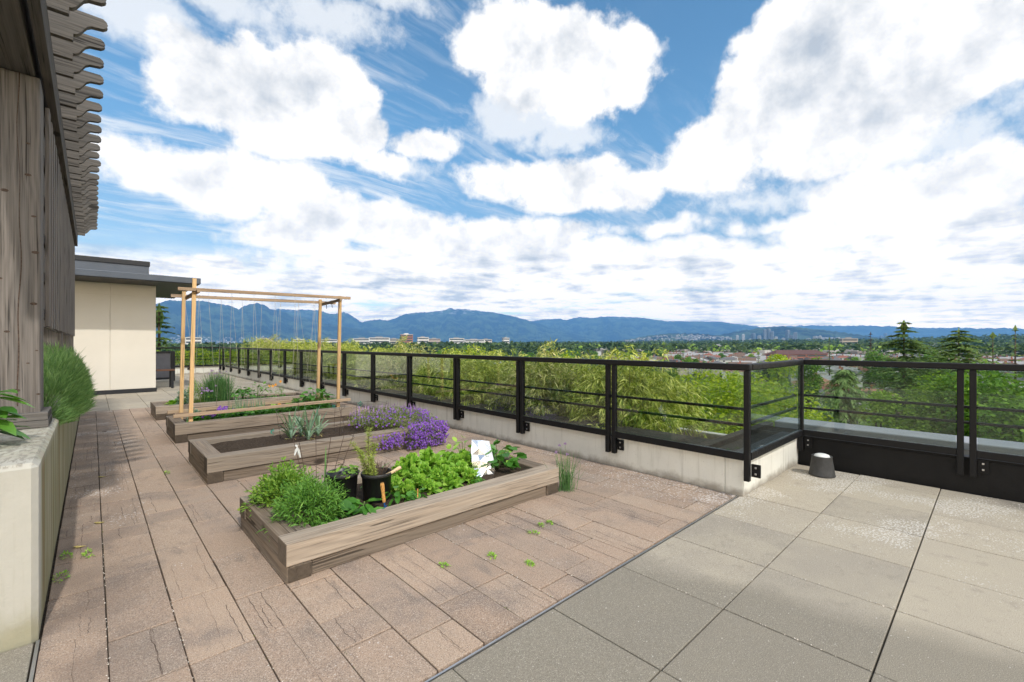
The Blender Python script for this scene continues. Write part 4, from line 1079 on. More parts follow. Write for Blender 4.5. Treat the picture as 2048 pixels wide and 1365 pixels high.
for i, (x_, y_) in enumerate(((1.6, 7.9), (1.95, 7.95), (1.75, 8.1))):
    mesh_thing('onion_plant', ['thin onion blades left of centre under the trellis', 'thin onion blades right of centre under the trellis', 'thin onion blades at the back under the trellis'][i], 'onion', blades(40, .36, .008, .05, .2, 120 + i), L_LEEK, (x_, y_, .2))
mesh_thing('grey_leaved_plant', 'small silver grey plant by the left trellis posts', 'plant', leafy_bush(.09, .09, .2, 320, .045, .016, 130), L_LEEK, (1.08, 7.95, .2))
# fourth bed
leafy('bright lettuce patch at the left end of the farthest bed', (1.15, 10.4, .19), 60, .11, .08, .11, 140, L_LETT, 'lettuce_patch')
mesh_thing('fennel', 'feathery green fennel left of the big chive clump', 'fennel', leafy_bush(.17, .17, .42, 1600, .07, .006, 141, up=.8), L_HERB2, (1.43, 10.35, .2))
mesh_thing('kale_plant', 'dark silvery kale at the left of the fennel', 'kale', leafy_bush(.1, .1, .3, 200, .08, .03, 142), L_LEEK, (1.22, 10.1, .2))
leafy('dark leafy plant right of the big chive clump', (2.2, 10.3, .2), 70, .10, .06, .26, 143, L_STRAW, 'bean_plant')
leafy('small dark leafy plant near the middle of the farthest bed', (2.5, 10.45, .2), 40, .09, .05, .34, 144, L_HERB, 'bean_plant')
flowers('white and orange flowers at the right of the farthest bed', (2.85, 10.2, .2), 4, .32, F_ORANGE, 145, .12, .035)
flowers('pale lilac flowers on the near side of the chive clump', (1.65, 10.15, .2), 12, .3, F_LILAC, 146, .16)
cover('low green seedlings in the right half of the farthest bed', (2.6, 10.25, .19), 260, .5, .12, .05, .03, .06, 147, L_STRAW)

# planter plants
q = np.random.default_rng(150)
t = thing('lavender_bush', 'long dense green lavender hedge overhanging the concrete planter', 'lavender', (-.265, 6.4, .78))
n = 22000; u = q.uniform(-1, 1, n); y_ = u * 1.75; a = q.uniform(-.35, np.pi - .2, n); rr = q.uniform(.55, 1.0, n)
wob = 1 + .12 * np.sin(y_ * 6) + .07 * np.sin(y_ * 13 + a * 3)
end = np.sqrt(np.maximum(.02, 1 - np.abs(u) ** 6))
P = np.stack([np.cos(a) * .215 * rr * wob * end, y_, np.maximum(.0, np.sin(a)) * .44 * rr * wob * end - np.maximum(0, -np.sin(a)) * .15], 1)
D = unit(np.stack([np.cos(a) * .7, u * .3, np.abs(np.sin(a)) * .6 + .75], 1) + q.normal(0, .28, (n, 3)))
mb = MB(); mb.add(*leaf_strips(P, D, rdir(n, r=q), q.uniform(.05, .11, n), .0062, DIAMOND, .12)); mb.build('foliage', L_LAV, t)
n = 900; i_ = q.integers(0, 22000, n); mb = MB(); mb.add(*leaf_strips(P[i_] * np.array([1.08, 1, 1.05]), D[i_] + q.normal(0, .1, (n, 3)), rdir(n, r=q), q.uniform(.08, .15, n), .003, DIAMOND, .0)); mb.build('flower_stalks', L_LAV, t)
t = thing('broad_leaved_plant', 'plant with large pointed green leaves at the left edge on the planter top', 'plant', (-.415, 3.60, .80))
q = np.random.default_rng(160); n = 44; t.scale = (1.02, 1.02, .95)
a = q.uniform(0, 2 * np.pi, n); zz = q.uniform(.06, .30, n); e = q.uniform(-.1, .6, n)
D = np.stack([np.cos(a) * np.cos(e), np.sin(a) * np.cos(e), np.sin(e)], 1)
mb = MB(); mb.add(*leaf_strips(np.stack([np.cos(a) * .03, np.sin(a) * .03, zz], 1), D, np.tile([0, 0, 1.], (n, 1)), q.uniform(.12, .18, n), .085, ((0, .15), (.25, .8), (.5, 1), (.8, .55), (1, .04)), .5, .16), 0, True); mb.build('leaves', L_BROAD, t)
mb = MB(); mb.tube([(0, 0, 0), (.01, 0, .3)], [.009, .006], 6); mb.build('stem', STEM, t)

# weeds and fallen leaves on the pavers
WG = 'small weeds growing in the paver joints'
for i, (x_, y_, s_, lb) in enumerate([(-.13, 3.64, 1.3, 'nearest weed tuft at the foot of the concrete planter'), (-.12, 3.98, 1.2, 'second weed tuft at the foot of the concrete planter'), (-.02, 3.93, 1.2, 'flat weed spreading over a joint near the planter foot'), (.56, 5.82, 1.0, 'flat weed in the joint between the second and nearest beds'),
        (2.28, 2.22, .9, 'tall weed nearest the right end of the nearest bed'), (2.42, 2.28, .6, 'small weed pair beside the tall weed on the pavers'), (1.84, 2.16, .8, 'bright weed in the joint before the middle of the nearest bed'), (1.95, 1.93, .6, 'little weed alone nearest the slab floor'), (1.55, 2.26, .8, 'mossy weed line in the joint before the nearest bed'), (2.50, 2.27, .6, 'tiny weed farthest right on the pavers')]):
    mesh_thing('weed', lb, 'weed', leafy_bush(.022 * s_, .05 * s_, .03 * s_, 46, .02, .009, 200 + i, up=.2), L_LETT, (x_, y_, .0), WG, (i * .37) % .5 - .2)
for i, (x_, y_, m_, lb) in enumerate([(.12, 9.2, F_ORANGE, 'curled rust red leaf lying on the far pavers'), (.02, 4.55, L_YELL, 'dry yellow leaf near the planter foot'), (-.08, 4.1, L_YELL, 'dry pale leaf beside the weeds'), (.05, 6.1, L_YELL, 'small dry leaf in the planter shade')]):
    mesh_thing('fallen_leaf', lb, 'leaf', leaf_strips(np.array([[0, 0, .006], [.01, 0, .008]]), np.array([[1, .3, .2], [-.4, 1, .2]]), np.tile([0, 0, 1.], (2, 1)), .055, .028, DIAMOND, .3, .2), m_ if i else flat('rust_red_leaf', (.16, .03, .02), .7), (x_, y_, .002))

# ------------------------------------------------------------------ bamboo, hedge and shrubs just outside the railing
def bamboo(seed, h, rad, ncane, nnode):
    q = np.random.default_rng(seed); mb = MB()
    for i in range(ncane):
        a = q.uniform(0, 6.283); rr = rad * math.sqrt(q.random()) * .8; hh = h * (1 - .35 * (rr / rad) ** 2) * q.uniform(.75, 1.03)
        mb.tube([(math.cos(a) * rr * f * f, math.sin(a) * rr * f * f, hh * f) for f in (0, .35, .7, 1)], [.008, .007, .005, .002], 4, cap=False)
    d = rdir(nnode, -.25, 1, q)
    lump = 1 + .16 * np.sin(d[:, 0] * 6 + seed) * np.cos(d[:, 1] * 5 + seed * 2) + .10 * np.sin(d[:, 2] * 8 + d[:, 0] * 9 + seed)
    f = (1 - .75 * q.random(nnode) ** 1.6) * lump * q.uniform(.92, 1.1, nnode)
    C = d * f[:, None] * np.array([rad, rad, h * .62]) + np.array([0, 0, h * .38]); C[:, 2] = np.maximum(C[:, 2], .05)
    nd = unit(d * .55 + q.normal(0, .45, (nnode, 3)) + np.array([0, 0, -.1]))
    m = 8; P = np.repeat(C, m, 0) + q.normal(0, .025, (nnode * m, 3)); D = unit(np.repeat(nd, m, 0) + q.normal(0, .55, (nnode * m, 3)) + np.array([0, 0, -.24]))
    n = nnode * m; U = unit(np.array([0, 0, 1.]) + q.normal(0, .55, (n, 3)))
    lv = leaf_strips(P, D, U, q.uniform(.07, .15, n), q.uniform(.013, .022, n), ((0, .2), (.3, 1), (.65, .75), (1, .04)), q.uniform(.1, .5, n), .12)
    return mb, lv
BG = 'bamboo clumps in the long bed outside the railing'
protos = []
for s_, lm in ((1, L_BAMB), (2, L_BAMB2), (3, L_BAMB)):
    t = thing('bamboo', 'arching yellow green bamboo clump in the row behind the long glass railing', 'bamboo', (0, 0, -.1), BG)
    cm, lv = bamboo(300 + s_, 1.40, .92, 60, 1500); cm.build('canes', CANE, t)
    mb = MB(); mb.add(*lv); mb.build('leaves', lm, t); protos.append(t)
BAM = [(5.42, 3.42, .95, .90, 'bamboo clump nearest the railing corner drooping over the dark ledge'), (5.5, 4.95, 1.0, .92, 'olive bamboo clump second from the railing corner'), (5.45, 6.45, 1.0, .90, 'bamboo clump behind the foil sheet and chives'), (5.65, 8.1, .85, .84, None), (5.5, 9.7, 1.0, 1.0, None), (5.65, 11.4, .88, .90, None), (5.5, 13.1, 1.0, 1.0, None), (5.6, 14.9, .95, 1.0, None), (5.5, 16.7, 1.05, 1.08, None), (5.6, 18.6, .95, 1.0, None), (5.6, 20.5, 1.1, 1.12, None), (5.6, 22.6, 1.05, 1.14, None), (6.05, 5.5, .75, .80, None), (6.1, 4.2, .72, .82, None), (6.0, 12.2, .8, .88, None), (6.0, 17.6, .85, .98, None)]
for i, (x_, y_, s_, sz, lb) in enumerate(BAM):
    o = protos[i] if i < 3 else copy_tree(protos[i % 3])
    o.location = (x_, y_, -.1); o.scale = (s_, s_, sz); o.rotation_euler.z = i * 2.1
    if lb: o['label'] = lb
def crown_tree(name, label, cat, base, z0, lobes, n, L, W, m_, seed, trunk=.12, group=None, limbs=6):
    """lobes: (x, y, z, r) relative to the base; trunk from the ground at z0"""
    q = np.random.default_rng(seed)
    t = thing(name, label, cat, base, group)
    lobes = np.array(lobes, float); w = lobes[:, 3] ** 2; i = q.choice(len(lobes), n, p=w / w.sum())
    d_ = rdir(n, -.75, 1, q)
    P = lobes[i, :3] + d_ * (lobes[i, 3] * (1 - .5 * q.random(n) ** 2.2) * q.uniform(.85, 1.1, n))[:, None]
    D = unit(d_ * .6 + rdir(n, -.6, .7, q)); U = unit(np.array([0, 0, .8]) + d_ * .6 + q.normal(0, .5, (n, 3)))
    mb = MB(); mb.add(*leaf_strips(P, D, U, L * q.uniform(.6, 1.3, n), W * q.uniform(.7, 1.2, n), DIAMOND, .2)); mb.build('crown', m_, t)
    mb = MB(); top = lobes[:, 2].mean(); mb.tube([(0, 0, 0), (trunk * .5, 0, top * .4), (0, trunk * .3, top * .75), (0, 0, top)], [trunk, trunk * .75, trunk * .5, trunk * .2], 8)
    for j in q.permutation(len(lobes))[:limbs]:
        c = lobes[j]; s0 = top * q.uniform(.45, .7); mb.tube([(0, 0, s0), (c[0] * .5, c[1] * .5, s0 + (c[2] - s0) * .6), tuple(c[:3])], [trunk * .4, trunk * .25, trunk * .08], 5)
    mb.build('trunk', BARK, t)
    return t
def lobes_of(h, rad, k, seed, lo=.35, flat_=1.0):
    q = np.random.default_rng(seed); out = [(0, 0, h * .80, rad * .5)]
    for i in range(k):
        a = q.uniform(0, 6.28); rr = rad * math.sqrt(q.random()) * .78; f = q.random()
        zc = h * (lo + (1 - lo) * (.2 + .68 * f)); k_ = 1 - .55 * max(0, (zc / h - .6) / .4)
        out.append((math.cos(a) * rr * k_, math.sin(a) * rr * k_, zc, rad * q.uniform(.26, .44)))
    return out
crown_tree('lime_shrub', 'bright lime leaved tree top filling the view behind the railing corner', 'tree', (9.35, 3.25, -20), -20, [(0, 0, 19.6, 1.15), (-.7, .5, 19.9, .9), (.5, -.1, 19.6, .95), (.5, .6, 20.0, .85), (-.9, .4, 19.2, .9), (-.9, 1.3, 19.5, .7), (-1.0, .1, 19.1, .8), (1.0, -.4, 19.8, .7), (-.3, .9, 20.25, .55), (.6, .9, 18.8, .8), (-.6, -.2, 20.35, .5)], 16000, .085, .05, L_YTREE, 401, .14, None, 9)
for lb_, x_, y_, k_ in (('lime leaved bush farther along behind the bamboo row', 7.5, 9.6, 403), ('lime leaved bush near the far end behind the bamboo row', 7.6, 13.6, 404), ('smallest lime leaved bush behind the far bamboo', 7.3, 18.0, 405)):
    crown_tree('lime_shrub', lb_, 'tree', (x_, y_, -20), -20, [(0, 0, 20.4, .6), (.3, .8, 20.4, .6), (-.2, -.7, 20.3, .6), (.2, .2, 20.85, .45), (-.1, .9, 20.7, .5), (0, -1.2, 20.2, .5)], 5000, .075, .045, L_HEDGE, k_, .1)
crown_tree('lime_shrub', 'lime leaved bush peeping between two bamboo clumps', 'tree', (7.3, 6.1, -20), -20, [(0, 0, 20.3, .6), (.4, .6, 20.35, .55), (-.2, -.5, 20.2, .55), (.2, .2, 20.75, .4), (-.1, .8, 20.6, .45)], 5000, .07, .042, L_HEDGE, 402, .1)
t = thing('hedge', 'long yellow green hedge beyond the far end railing', 'hedge', (1.0, 25.0, -.4))
q = np.random.default_rng(410); n = 9000; P = np.stack([q.uniform(-4.5, 4.2, n), q.normal(0, .35, n), 0 * q.random(n)], 1); top = 1.38 + .10 * np.sin(P[:, 0] * 3.1) + .07 * np.sin(P[:, 0] * 7.7); P[:, 2] = top * q.random(n) ** .45
mb = MB(); mb.add(*leaf_strips(P, rdir(n, -.3, 1, q), np.array([0, 0, 1.]) + q.normal(0, .5, (n, 3)), q.uniform(.06, .13, n), .05, DIAMOND, .2)); mb.build('foliage', L_HEDGE, t)
mb = MB()
for i in range(16): mb.tube([(-4.3 + i * .55, 0, 0), (-4.3 + i * .55, .05, 1.1)], [.02, .008], 5)
mb.build('stems', BARK, t)

# ------------------------------------------------------------------ terrain
def vnoise(x, y, seed=0):
    xi = np.floor(x).astype(int); yi = np.floor(y).astype(int); fx = x - xi; fy = y - yi
    def hsh(a, b):
        v = (a * 374761393 + b * 668265263 + seed * 1442695041) & 0x7fffffff
        v = ((v ^ (v >> 13)) * 1274126177) & 0x7fffffff
        return ((v ^ (v >> 16)) & 0xffff) / 65535.
    fx = fx * fx * (3 - 2 * fx); fy = fy * fy * (3 - 2 * fy)
    return (hsh(xi, yi) * (1 - fx) + hsh(xi + 1, yi) * fx) * (1 - fy) + (hsh(xi, yi + 1) * (1 - fx) + hsh(xi + 1, yi + 1) * fx) * fy
def fbm(x, y, o=5, seed=0):
    s_ = 0; a = .5
    for i in range(o): s_ = s_ + a * vnoise(x, y, seed + i); x = x * 2.03 + 11.7; y = y * 2.03 + 5.3; a *= .5
    return s_
def sstep(x, a, b): t_ = np.clip((x - a) / (b - a), 0, 1); return t_ * t_ * (3 - 2 * t_)
def ground(x, y):
    x = np.asarray(x, float); y = np.asarray(y, float); D = np.hypot(x, y); A = np.degrees(np.arctan2(x, y))
    h = -20 + sstep(D, 200, 1500) * 10 * (fbm(x / 400, y / 400, 3, 5) - .5)
    rise = sstep(A, 46, 80); rise2 = sstep(A, 80, 93)
    h = h + rise * sstep(D, 900, 4000) * 14 + rise2 * sstep(D, 1200, 3500) * 22
    h = h - sstep(D, 3500, 6000) * rise * 14 - (1 - rise) * sstep(D, 1200, 4000) * 8
    h = h - sstep(D, 5000, 30000) * 25
    return h
az_ = np.concatenate([np.linspace(-180, -30, 40)[:-1], np.linspace(-30, 120, 260), np.linspace(120, 180, 20)[1:]])
dd_ = np.concatenate([[0], np.geomspace(15, 30000, 90)])
AA, DD = np.meshgrid(np.radians(az_), dd_)
XX = np.sin(AA) * DD; YY = np.cos(AA) * DD
V = np.stack([XX, YY, ground(XX, YY)], -1).reshape(-1, 3); na = len(az_)
i, j = np.meshgrid(np.arange(len(dd_) - 1), np.arange(na - 1), indexing='ij'); b = (i * na + j).ravel()
def _ground(q):
    p = q.co; n1 = q.noise(p, .02, 5, .6); n2 = q.noise(p, .11, 4, .6)
    c = q.mix(q.ss(n1, .4, .6), (.05, .085, .022), (.08, .115, .035))
    c = q.mix(q.ss(n2, .55, .66, 0, .7), c, (.14, .13, .12))
    return c
mb = MB(); mb.add(V, np.stack([b, b + na, b + na + 1, b + 1], 1), 0, True); tag(mb.build('ground', mat('suburb_ground', _ground, .95, .1)), kind='structure')
def _hill(q):
    p = q.co; n1 = q.noise(p, .0022, 8, .62); n2 = q.noise(p, .012, 5, .6); x_, y_, z_ = q.sep(p)
    c = q.mix(q.ss(n1, .42, .58), (.010, .024, .014), (.10, .15, .06))
    c = q.mix(q.ss(n2, .55, .7, 0, .5), c, (.085, .11, .045))
    rock = q.m('MULTIPLY', q.ss(q.noise(p, .004, 6, .65), .58, .66), q.ss(z_, 350, 800))
    c = q.mix(q.m('MULTIPLY', rock, .6), c, (.16, .16, .15))
    snow = q.m('MULTIPLY', q.ss(q.noise(q.v('MULTIPLY', p, (1, 1, .3)), .006, 6, .7), .54, .62), q.ss(z_, 890, 1040))
    c = q.mix(snow, c, (.72, .74, .78))
    bump(q, q.m('ADD', n1, q.m('MULTIPLY', n2, .35)), 420, 1.0)
    return c
HILL = mat('forested_mountain', _hill, .95, .1)
def ridge(name, prof, D, depth, seed, foot=-40, rough=.22, back=.35, power=1.25, spur=9):
    pa = np.array([p[0] for p in prof]); pe = np.array([p[1] for p in prof])
    A = np.linspace(pa[0], pa[-1], 420); el = np.interp(A, pa, pe); el = el + (vnoise(A * 4, A * 0 + seed, seed) - .5) * .10 + (vnoise(A * 11, A * 0 + seed, seed + 3) - .5) * .06
    Hr = np.maximum(D * np.tan(np.radians(el)) + 1.35, foot + 5)
    fade = sstep(A, pa[0], pa[0] + .5) * (1 - sstep(A, pa[-1] - .5, pa[-1])); Hr = foot + (Hr - foot) * np.maximum(fade, .02) if name == 'x' else Hr
    tv = np.concatenate([np.linspace(0, 1, 64), 1 + back * np.linspace(.06, 1, 12)])
    T, AA = np.meshgrid(tv, np.radians(A), indexing='ij')
    HR = np.broadcast_to(Hr, T.shape); R_ = D - depth * (1 - T)
    tt = np.minimum(T, 1); sh = .18 * tt + .82 * tt ** power
    sp = fbm(np.degrees(AA) * spur / 10 + tt * .6, tt * 2.2 + seed, 5, seed) - .5; rg = 1 - 2 * np.abs(fbm(np.degrees(AA) * spur / 7 + tt * .8, tt * 1.5 + seed * 3, 4, seed + 9) - .5)
    h = foot + (HR - foot) * sh + (HR - foot) * rough * (sp + .6 * (rg - .8)) * np.sin(np.pi * np.clip(tt, 0, 1)) * 1.2
    bk = np.clip((T - 1) / back, 0, 1); h = np.where(T > 1, foot + (HR - foot) * (1 - bk ** 1.2), h)
    V = np.stack([np.sin(AA) * R_, np.cos(AA) * R_, h], -1).reshape(-1, 3); n = len(A)
    i, j = np.meshgrid(np.arange(len(tv) - 1), np.arange(n - 1), indexing='ij'); b = (i * n + j).ravel()
    mb = MB(); mb.add(V, np.stack([b, b + n, b + n + 1, b + 1], 1), 0, True)
    tag(mb.build('mountains', HILL), kind='structure')
    return lambda a, t_: None
R1 = [(-14, 3.2), (-6, 3.6), (2.3, 3.9), (4.6, 3.9), (6.0, 4.35), (7.2, 4.3), (8.3, 4.4), (9.6, 4.2), (10.9, 4.0), (11.7, 3.65), (12.6, 4.2), (13.4, 4.4), (14.1, 4.25), (14.7, 3.8), (16.1, 3.5), (17.3, 3.1), (18.8, 2.75), (20.4, 2.3), (22.5, 2.0), (25, 1.5), (27.2, 1.1), (29, .7), (31, .2)]
R2 = [(12, 3.2), (14.7, 3.65), (15.6, 3.8), (17.1, 3.75), (18.6, 3.85), (20.2, 3.7), (20.9, 3.4), (21.8, 3.45), (22.5, 3.65), (23.2, 3.4), (24.3, 2.6), (25.5, 2.2), (27.2, 1.6), (29.0, 1.0), (31, .3)]
R3 = [(20, 1.8), (24.3, 2.4), (25.7, 2.75), (26.6, 2.85), (27.4, 2.7), (28.5, 3.0), (29.4, 3.5), (30.9, 3.75), (32.7, 3.85), (34.4, 4.05), (35.2, 4.4), (35.7, 4.25), (36.3, 4.3), (37.4, 4.2), (38.9, 4.05), (40.5, 3.9), (43.1, 3.4), (45.2, 2.8), (47.2, 2.2), (49.7, 1.5), (52.8, .9), (55, .2)]
R4 = [(40, 1.6), (44.0, 2.5), (46.9, 2.95), (49.1, 3.05), (49.8, 2.85), (50.6, 3.05), (51.5, 3.25), (53.4, 3.1), (54.2, 3.25), (56.1, 3.25), (58.9, 3.1), (62.1, 2.6), (65.7, 2.5), (67.9, 2.4), (70.6, 2.0), (72.5, 1.7), (75.6, 1.3), (79, .7), (82, .1)]
R5 = [(63, .1), (64.6, .3), (66.7, .7), (68.2, 1.0), (69.8, 1.35), (72.2, 1.68), (73.4, 1.78), (75.2, 1.7), (77.9, 1.3), (79.9, .95), (82.3, .5), (84.5, .1)]
R6 = [(68, 1.3), (72.8, 1.75), (76.6, 1.85), (78.9, 1.75), (80.6, 1.75), (83.0, 1.6), (85.3, 1.42), (87.4, 1.35), (91.7, 1.2), (95.6, 1.1), (102, .8)]
R7 = [(55.5, .1), (57.1, .4), (60.0, .85), (62.3, 1.15), (65.7, 1.1), (68.8, .7), (71.5, .1)]
ridge('mountains', R1, 12500, 4300, 1, power=2.0)
ridge('mountains', R2, 15500, 3500, 2, power=1.4)
ridge('mountains', R3, 15500, 4200, 3, power=1.5, rough=.28)
ridge('mountains', R4, 18500, 4200, 4, power=1.1, rough=.25)
ridge('mountains', R5, 9000, 1900, 5, power=1.0, rough=.15)
ridge('mountains', R6, 22500, 3000, 6, power=1.0)
ridge('mountains', R7, 8000, 1500, 7, power=1.0, rough=.15)

# ------------------------------------------------------------------ trees below the building
def at(az, D, z=None):
    a = R(az); x_, y_ = math.sin(a) * D, math.cos(a) * D
    return (x_, y_, float(ground(x_, y_)) if z is None else z)
def conifer_mesh(h, rad, seed, tiers=26, per=9, sub=7, needle=.35, droop=.5, wl=.5, power=.9, z0=.08, rmax=99., zp=1.):
    q = np.random.default_rng(seed); Ps = []; Ds = []; Ls = []
    for i in range(tiers):
        f = min(.995, ((i + q.uniform(-.3, .3)) / tiers)) ** zp if i else .01; z_ = h * (z0 + (1 - z0) * f); rr = min(rmax, rad * max(.02, (1 - f)) ** power) * q.uniform(.62, 1.15)
        for k in range(max(4, int(per * (1 - .5 * f)))):
            a = q.uniform(0, 6.28); rl = rr * q.uniform(.55, 1.1)
            for s_ in range(sub):
                u = (s_ + .6) / sub
                for sd in (-1, 1):
                    Ps.append((math.cos(a) * rl * u, math.sin(a) * rl * u, z_ - droop * rl * u * u * .6 + q.normal(0, .02 * rr)))
                    aa = a + sd * q.uniform(.3, .9); Ds.append((math.cos(aa), math.sin(aa), q.uniform(-.55, .05) * droop * 1.6)); Ls.append(needle * (1.15 - .5 * u) * (.5 + .6 * (1 - f)))
    n = len(Ps); Ls = np.array(Ls) * q.uniform(.7, 1.2, n)
    Ps.append((0, 0, h * .93)); Ds.append((0, 0, 1)); Ls = np.append(Ls, h * .08); n += 1
    return leaf_strips(np.array(Ps), np.array(Ds), np.array([0, 0, 1.]) + q.normal(0, .3, (n, 3)), Ls, Ls * wl, DIAMOND, droop * .5)
def conifer(name, label, base, h, rad, m_, seed, group=None, cat='tree', **k):
    t = thing(name, label, cat, base, group)
    mb = MB(); mb.add(*conifer_mesh(h, rad, seed, **k)); mb.build('crown', m_, t)
    mb = MB(); mb.tube([(0, 0, 0), (0, 0, h * .5), (0, 0, h * .98)], [h * .016, h * .009, h * .0015], 7); mb.build('trunk', BARK, t)
    return t
# heroes: label, azimuth, distance, top height above the deck, half width
def hero_con(label, az, D, top, rad, m_, seed, **k):
    b = at(az, D); return conifer('conifer_tree', label, b, top - b[2], rad, m_, seed, **k)
hero_con('tall fir with a spindly top rising above the skyline left of the right railing post', 84.05, 62, 3.8, 74, T_FIR, 501, tiers=34, per=20, sub=14, needle=1.0, droop=.3, wl=.36, power=1.5, rmax=7.5, zp=.62)
hero_con('broad tipped fir right of the spindly topped fir', 87.8, 70, 3.2, 27, T_FIR, 502, tiers=34, per=22, sub=14, needle=1.0, droop=.3, wl=.38, power=.9, rmax=6.8, zp=.62)
hero_con('weeping light green cedar behind the right glass pane', 79.45, 34, .0, 13, T_CEDAR, 503, tiers=40, per=20, sub=15, needle=.62, droop=.75, wl=.30, power=.9, z0=.3, rmax=4.2, zp=.7)
hero_con('dark hemlock behind the right glass pane beyond the light green tree', 84.4, 95, -3.4, 6.5, T_FIR, 504, tiers=24, per=12, sub=9, needle=1.0, droop=.6, wl=.4, power=.7)
hero_con('dark narrow conifer on the skyline right of the hill with towers', 81.55, 210, 5.6, 3.6, T_RUST, 505, tiers=26, per=9, sub=7, needle=1.0, droop=.4)
hero_con('conifer standing right behind the cream rooftop building', 4.9, 30, 3.55, 11, T_FIR, 506, tiers=80, per=16, sub=11, needle=.45, droop=.35, wl=.4, rmax=3.2)
hero_con('low conifer top beside the taller one behind the rooftop building', 6.6, 33, .9, 12, T_FIR, 507, tiers=36, per=16, sub=11, needle=.45, droop=.45, wl=.4)
hero_con('pale green rounded conifer beyond the bamboo', 61.6, 120, 1.9, 3.9, T_CEDAR, 508, tiers=22, per=11, sub=8, needle=.9, droop=.4, power=.6)
for k_, (az, D, top, rad) in enumerate([(71.7, 150, -1.0, 2.2), (89.9, 130, 3.6, 2.6), (91.2, 140, 5.2, 3.5), (73.0, 130, -3.5, 2.0), (78.2, 260, 4.2, 3.2)]):
    hero_con(['dark conifer left of the brick school', 'dark conifer on the right skyline', 'tallest dark conifer at the right edge of the skyline', 'small dark conifer above the short railing', 'dark conifer on the skyline between the hill and the rust conifer'][k_], az, D, top, rad, T_FIR, 520 + k_, tiers=22, per=9, sub=7, needle=.9, droop=.35)
def hero_broad(label, az, D, top, rad, m_, seed, n=7000, L=.4, k=16, lo=.4, name='broadleaf_tree'):
    b = at(az, D); h = top - b[2]; lb = lobes_of(h, rad, k, seed, lo)
    mx = max(c[2] + c[3] for c in lb); lb = [(c[0], c[1], c[2] * h / mx, c[3]) for c in lb]
    return crown_tree(name, label, 'tree', b, b[2], lb, n, L, L * .6, m_, seed, h * .02)
hero_broad('big dark green broadleaf tree behind the double post of the right railing', 89.3, 31, .4, 4.3, T_DEEP, 531, 20000, .26, 26, .35)
hero_broad('dark green broadleaf tree at the right edge of the photo', 92.2, 27, -.3, 3.3, T_DEEP, 532, 11000, .24, 18, .35)
hero_broad('light green feathery tree behind the right glass pane left of the double post', 85.1, 30, -.15, 2.6, T_LIME, 533, 10000, .2, 22, .4)
hero_broad('second light green feathery tree low behind the right glass pane', 82.9, 29, -1.0, 1.5, T_LIME, 534, 6000, .18, 14, .4)
hero_broad('dull green broadleaf tree below the broad tipped fir', 88.9, 52, -1.3, 4.5, T_GREEN, 535, 9000, .4, 20)
hero_broad('dark round tree left of the spindly topped fir', 82.3, 190, -1.5, 6, T_GREEN, 536, 7000, .6, 20)
hero_broad('bright yellow green tree above the short corner railing', 74.3, 52, .3, 2.0, L_YTREE, 537, 5000, .26, 14, .5)
hero_broad('small bright yellow tree top over the railing left of the corner post', 69.6, 45, -1.2, 1.0, L_YTREE, 538, 1600, .22, 8, .7)
hero_broad('green tree right of the bright yellow green tree', 76.3, 66, -.5, 2.4, T_DEEP, 539, 4000, .32, 14, .5)
hero_broad('dark shrub tree left of the weeping cedar', 78.0, 40, -5.2, 1.3, T_GREEN, 540, 4000, .26, 14, .5)
hero_broad('bright green tree at the left rim of the right glass pane', 75.6, 15, -.5, .75, L_YTREE, 541, 3500, .12, 14, .6)
hero_broad('broad green tree between the two tall firs', 86.1, 150, -.4, 8, T_GREEN, 542, 6000, .8, 22)
# trees of the suburb, copied
TG = 'trees of the suburb below the roof deck'
kinds = []
for i, (m_, nm) in enumerate([(T_GREEN, 'broadleaf_tree'), (T_DEEP, 'broadleaf_tree'), (T_GREEN, 'broadleaf_tree'), (T_LIME, 'broadleaf_tree'), (T_RUST, 'broadleaf_tree')]):
    lb = lobes_of(10, 4.2, 12, 600 + i, .3)
    kinds.append((crown_tree(nm, ['mid green round tree among the suburb houses', 'fresh green round tree among the suburb houses', 'mid green round tree among the suburb houses', 'pale green round tree among the suburb houses', 'dark copper leaved tree among the suburb houses'][i], 'tree', (0, 0, 0), 0, lb, 1300, .95, .6, m_, 610 + i, .22, TG, 3), 10))
for i in range(2):
    kinds.append((conifer('conifer_tree', 'dark pointed conifer among the suburb houses', (0, 0, 0), 15, 3.2, T_FIR, 620 + i, TG, tiers=16, per=8, sub=5, needle=1.1, droop=.4), 15))
q = random.Random(77); used = [False] * len(kinds); placed = []
KEEP = [(at(84.05, 62), 9), (at(87.8, 70), 9), (at(79.45, 34), 8)]
def free(x_, y_, dmin):
    return all((x_ - a) ** 2 + (y_ - b) ** 2 > dmin * dmin for a, b in placed)
# houses ------------------------------------------------------------
ROOFS = [flat('grey_shingle', (.13, .13, .135), .85, .2, var=.2, scale=1), flat('brown_shingle', (.15, .105, .08), .85, .2, var=.2, scale=1), flat('red_tile_roof', (.24, .10, .07), .8, .2, var=.2, scale=1), flat('pale_grey_roof', (.30, .30, .30), .8, .2, var=.15, scale=1), flat('dark_roof', (.06, .055, .055), .85, .2, var=.2, scale=1), flat('salmon_tile_roof', (.36, .20, .13), .8, .2, var=.2, scale=1)]
WALLS = [flat('white_siding', (.66, .65, .62), .8, .2, var=.06), flat('cream_siding', (.58, .52, .42), .8, .2, var=.06), flat('beige_siding', (.42, .36, .28), .8, .2, var=.06), flat('pink_siding', (.55, .43, .36), .8, .2, var=.06)]
PANE = flat('dark_window', (.03, .035, .045), .2, .6)
BRICK = flat('red_brick', (.30, .13, .09), .9, .2, var=.2, scale=2)
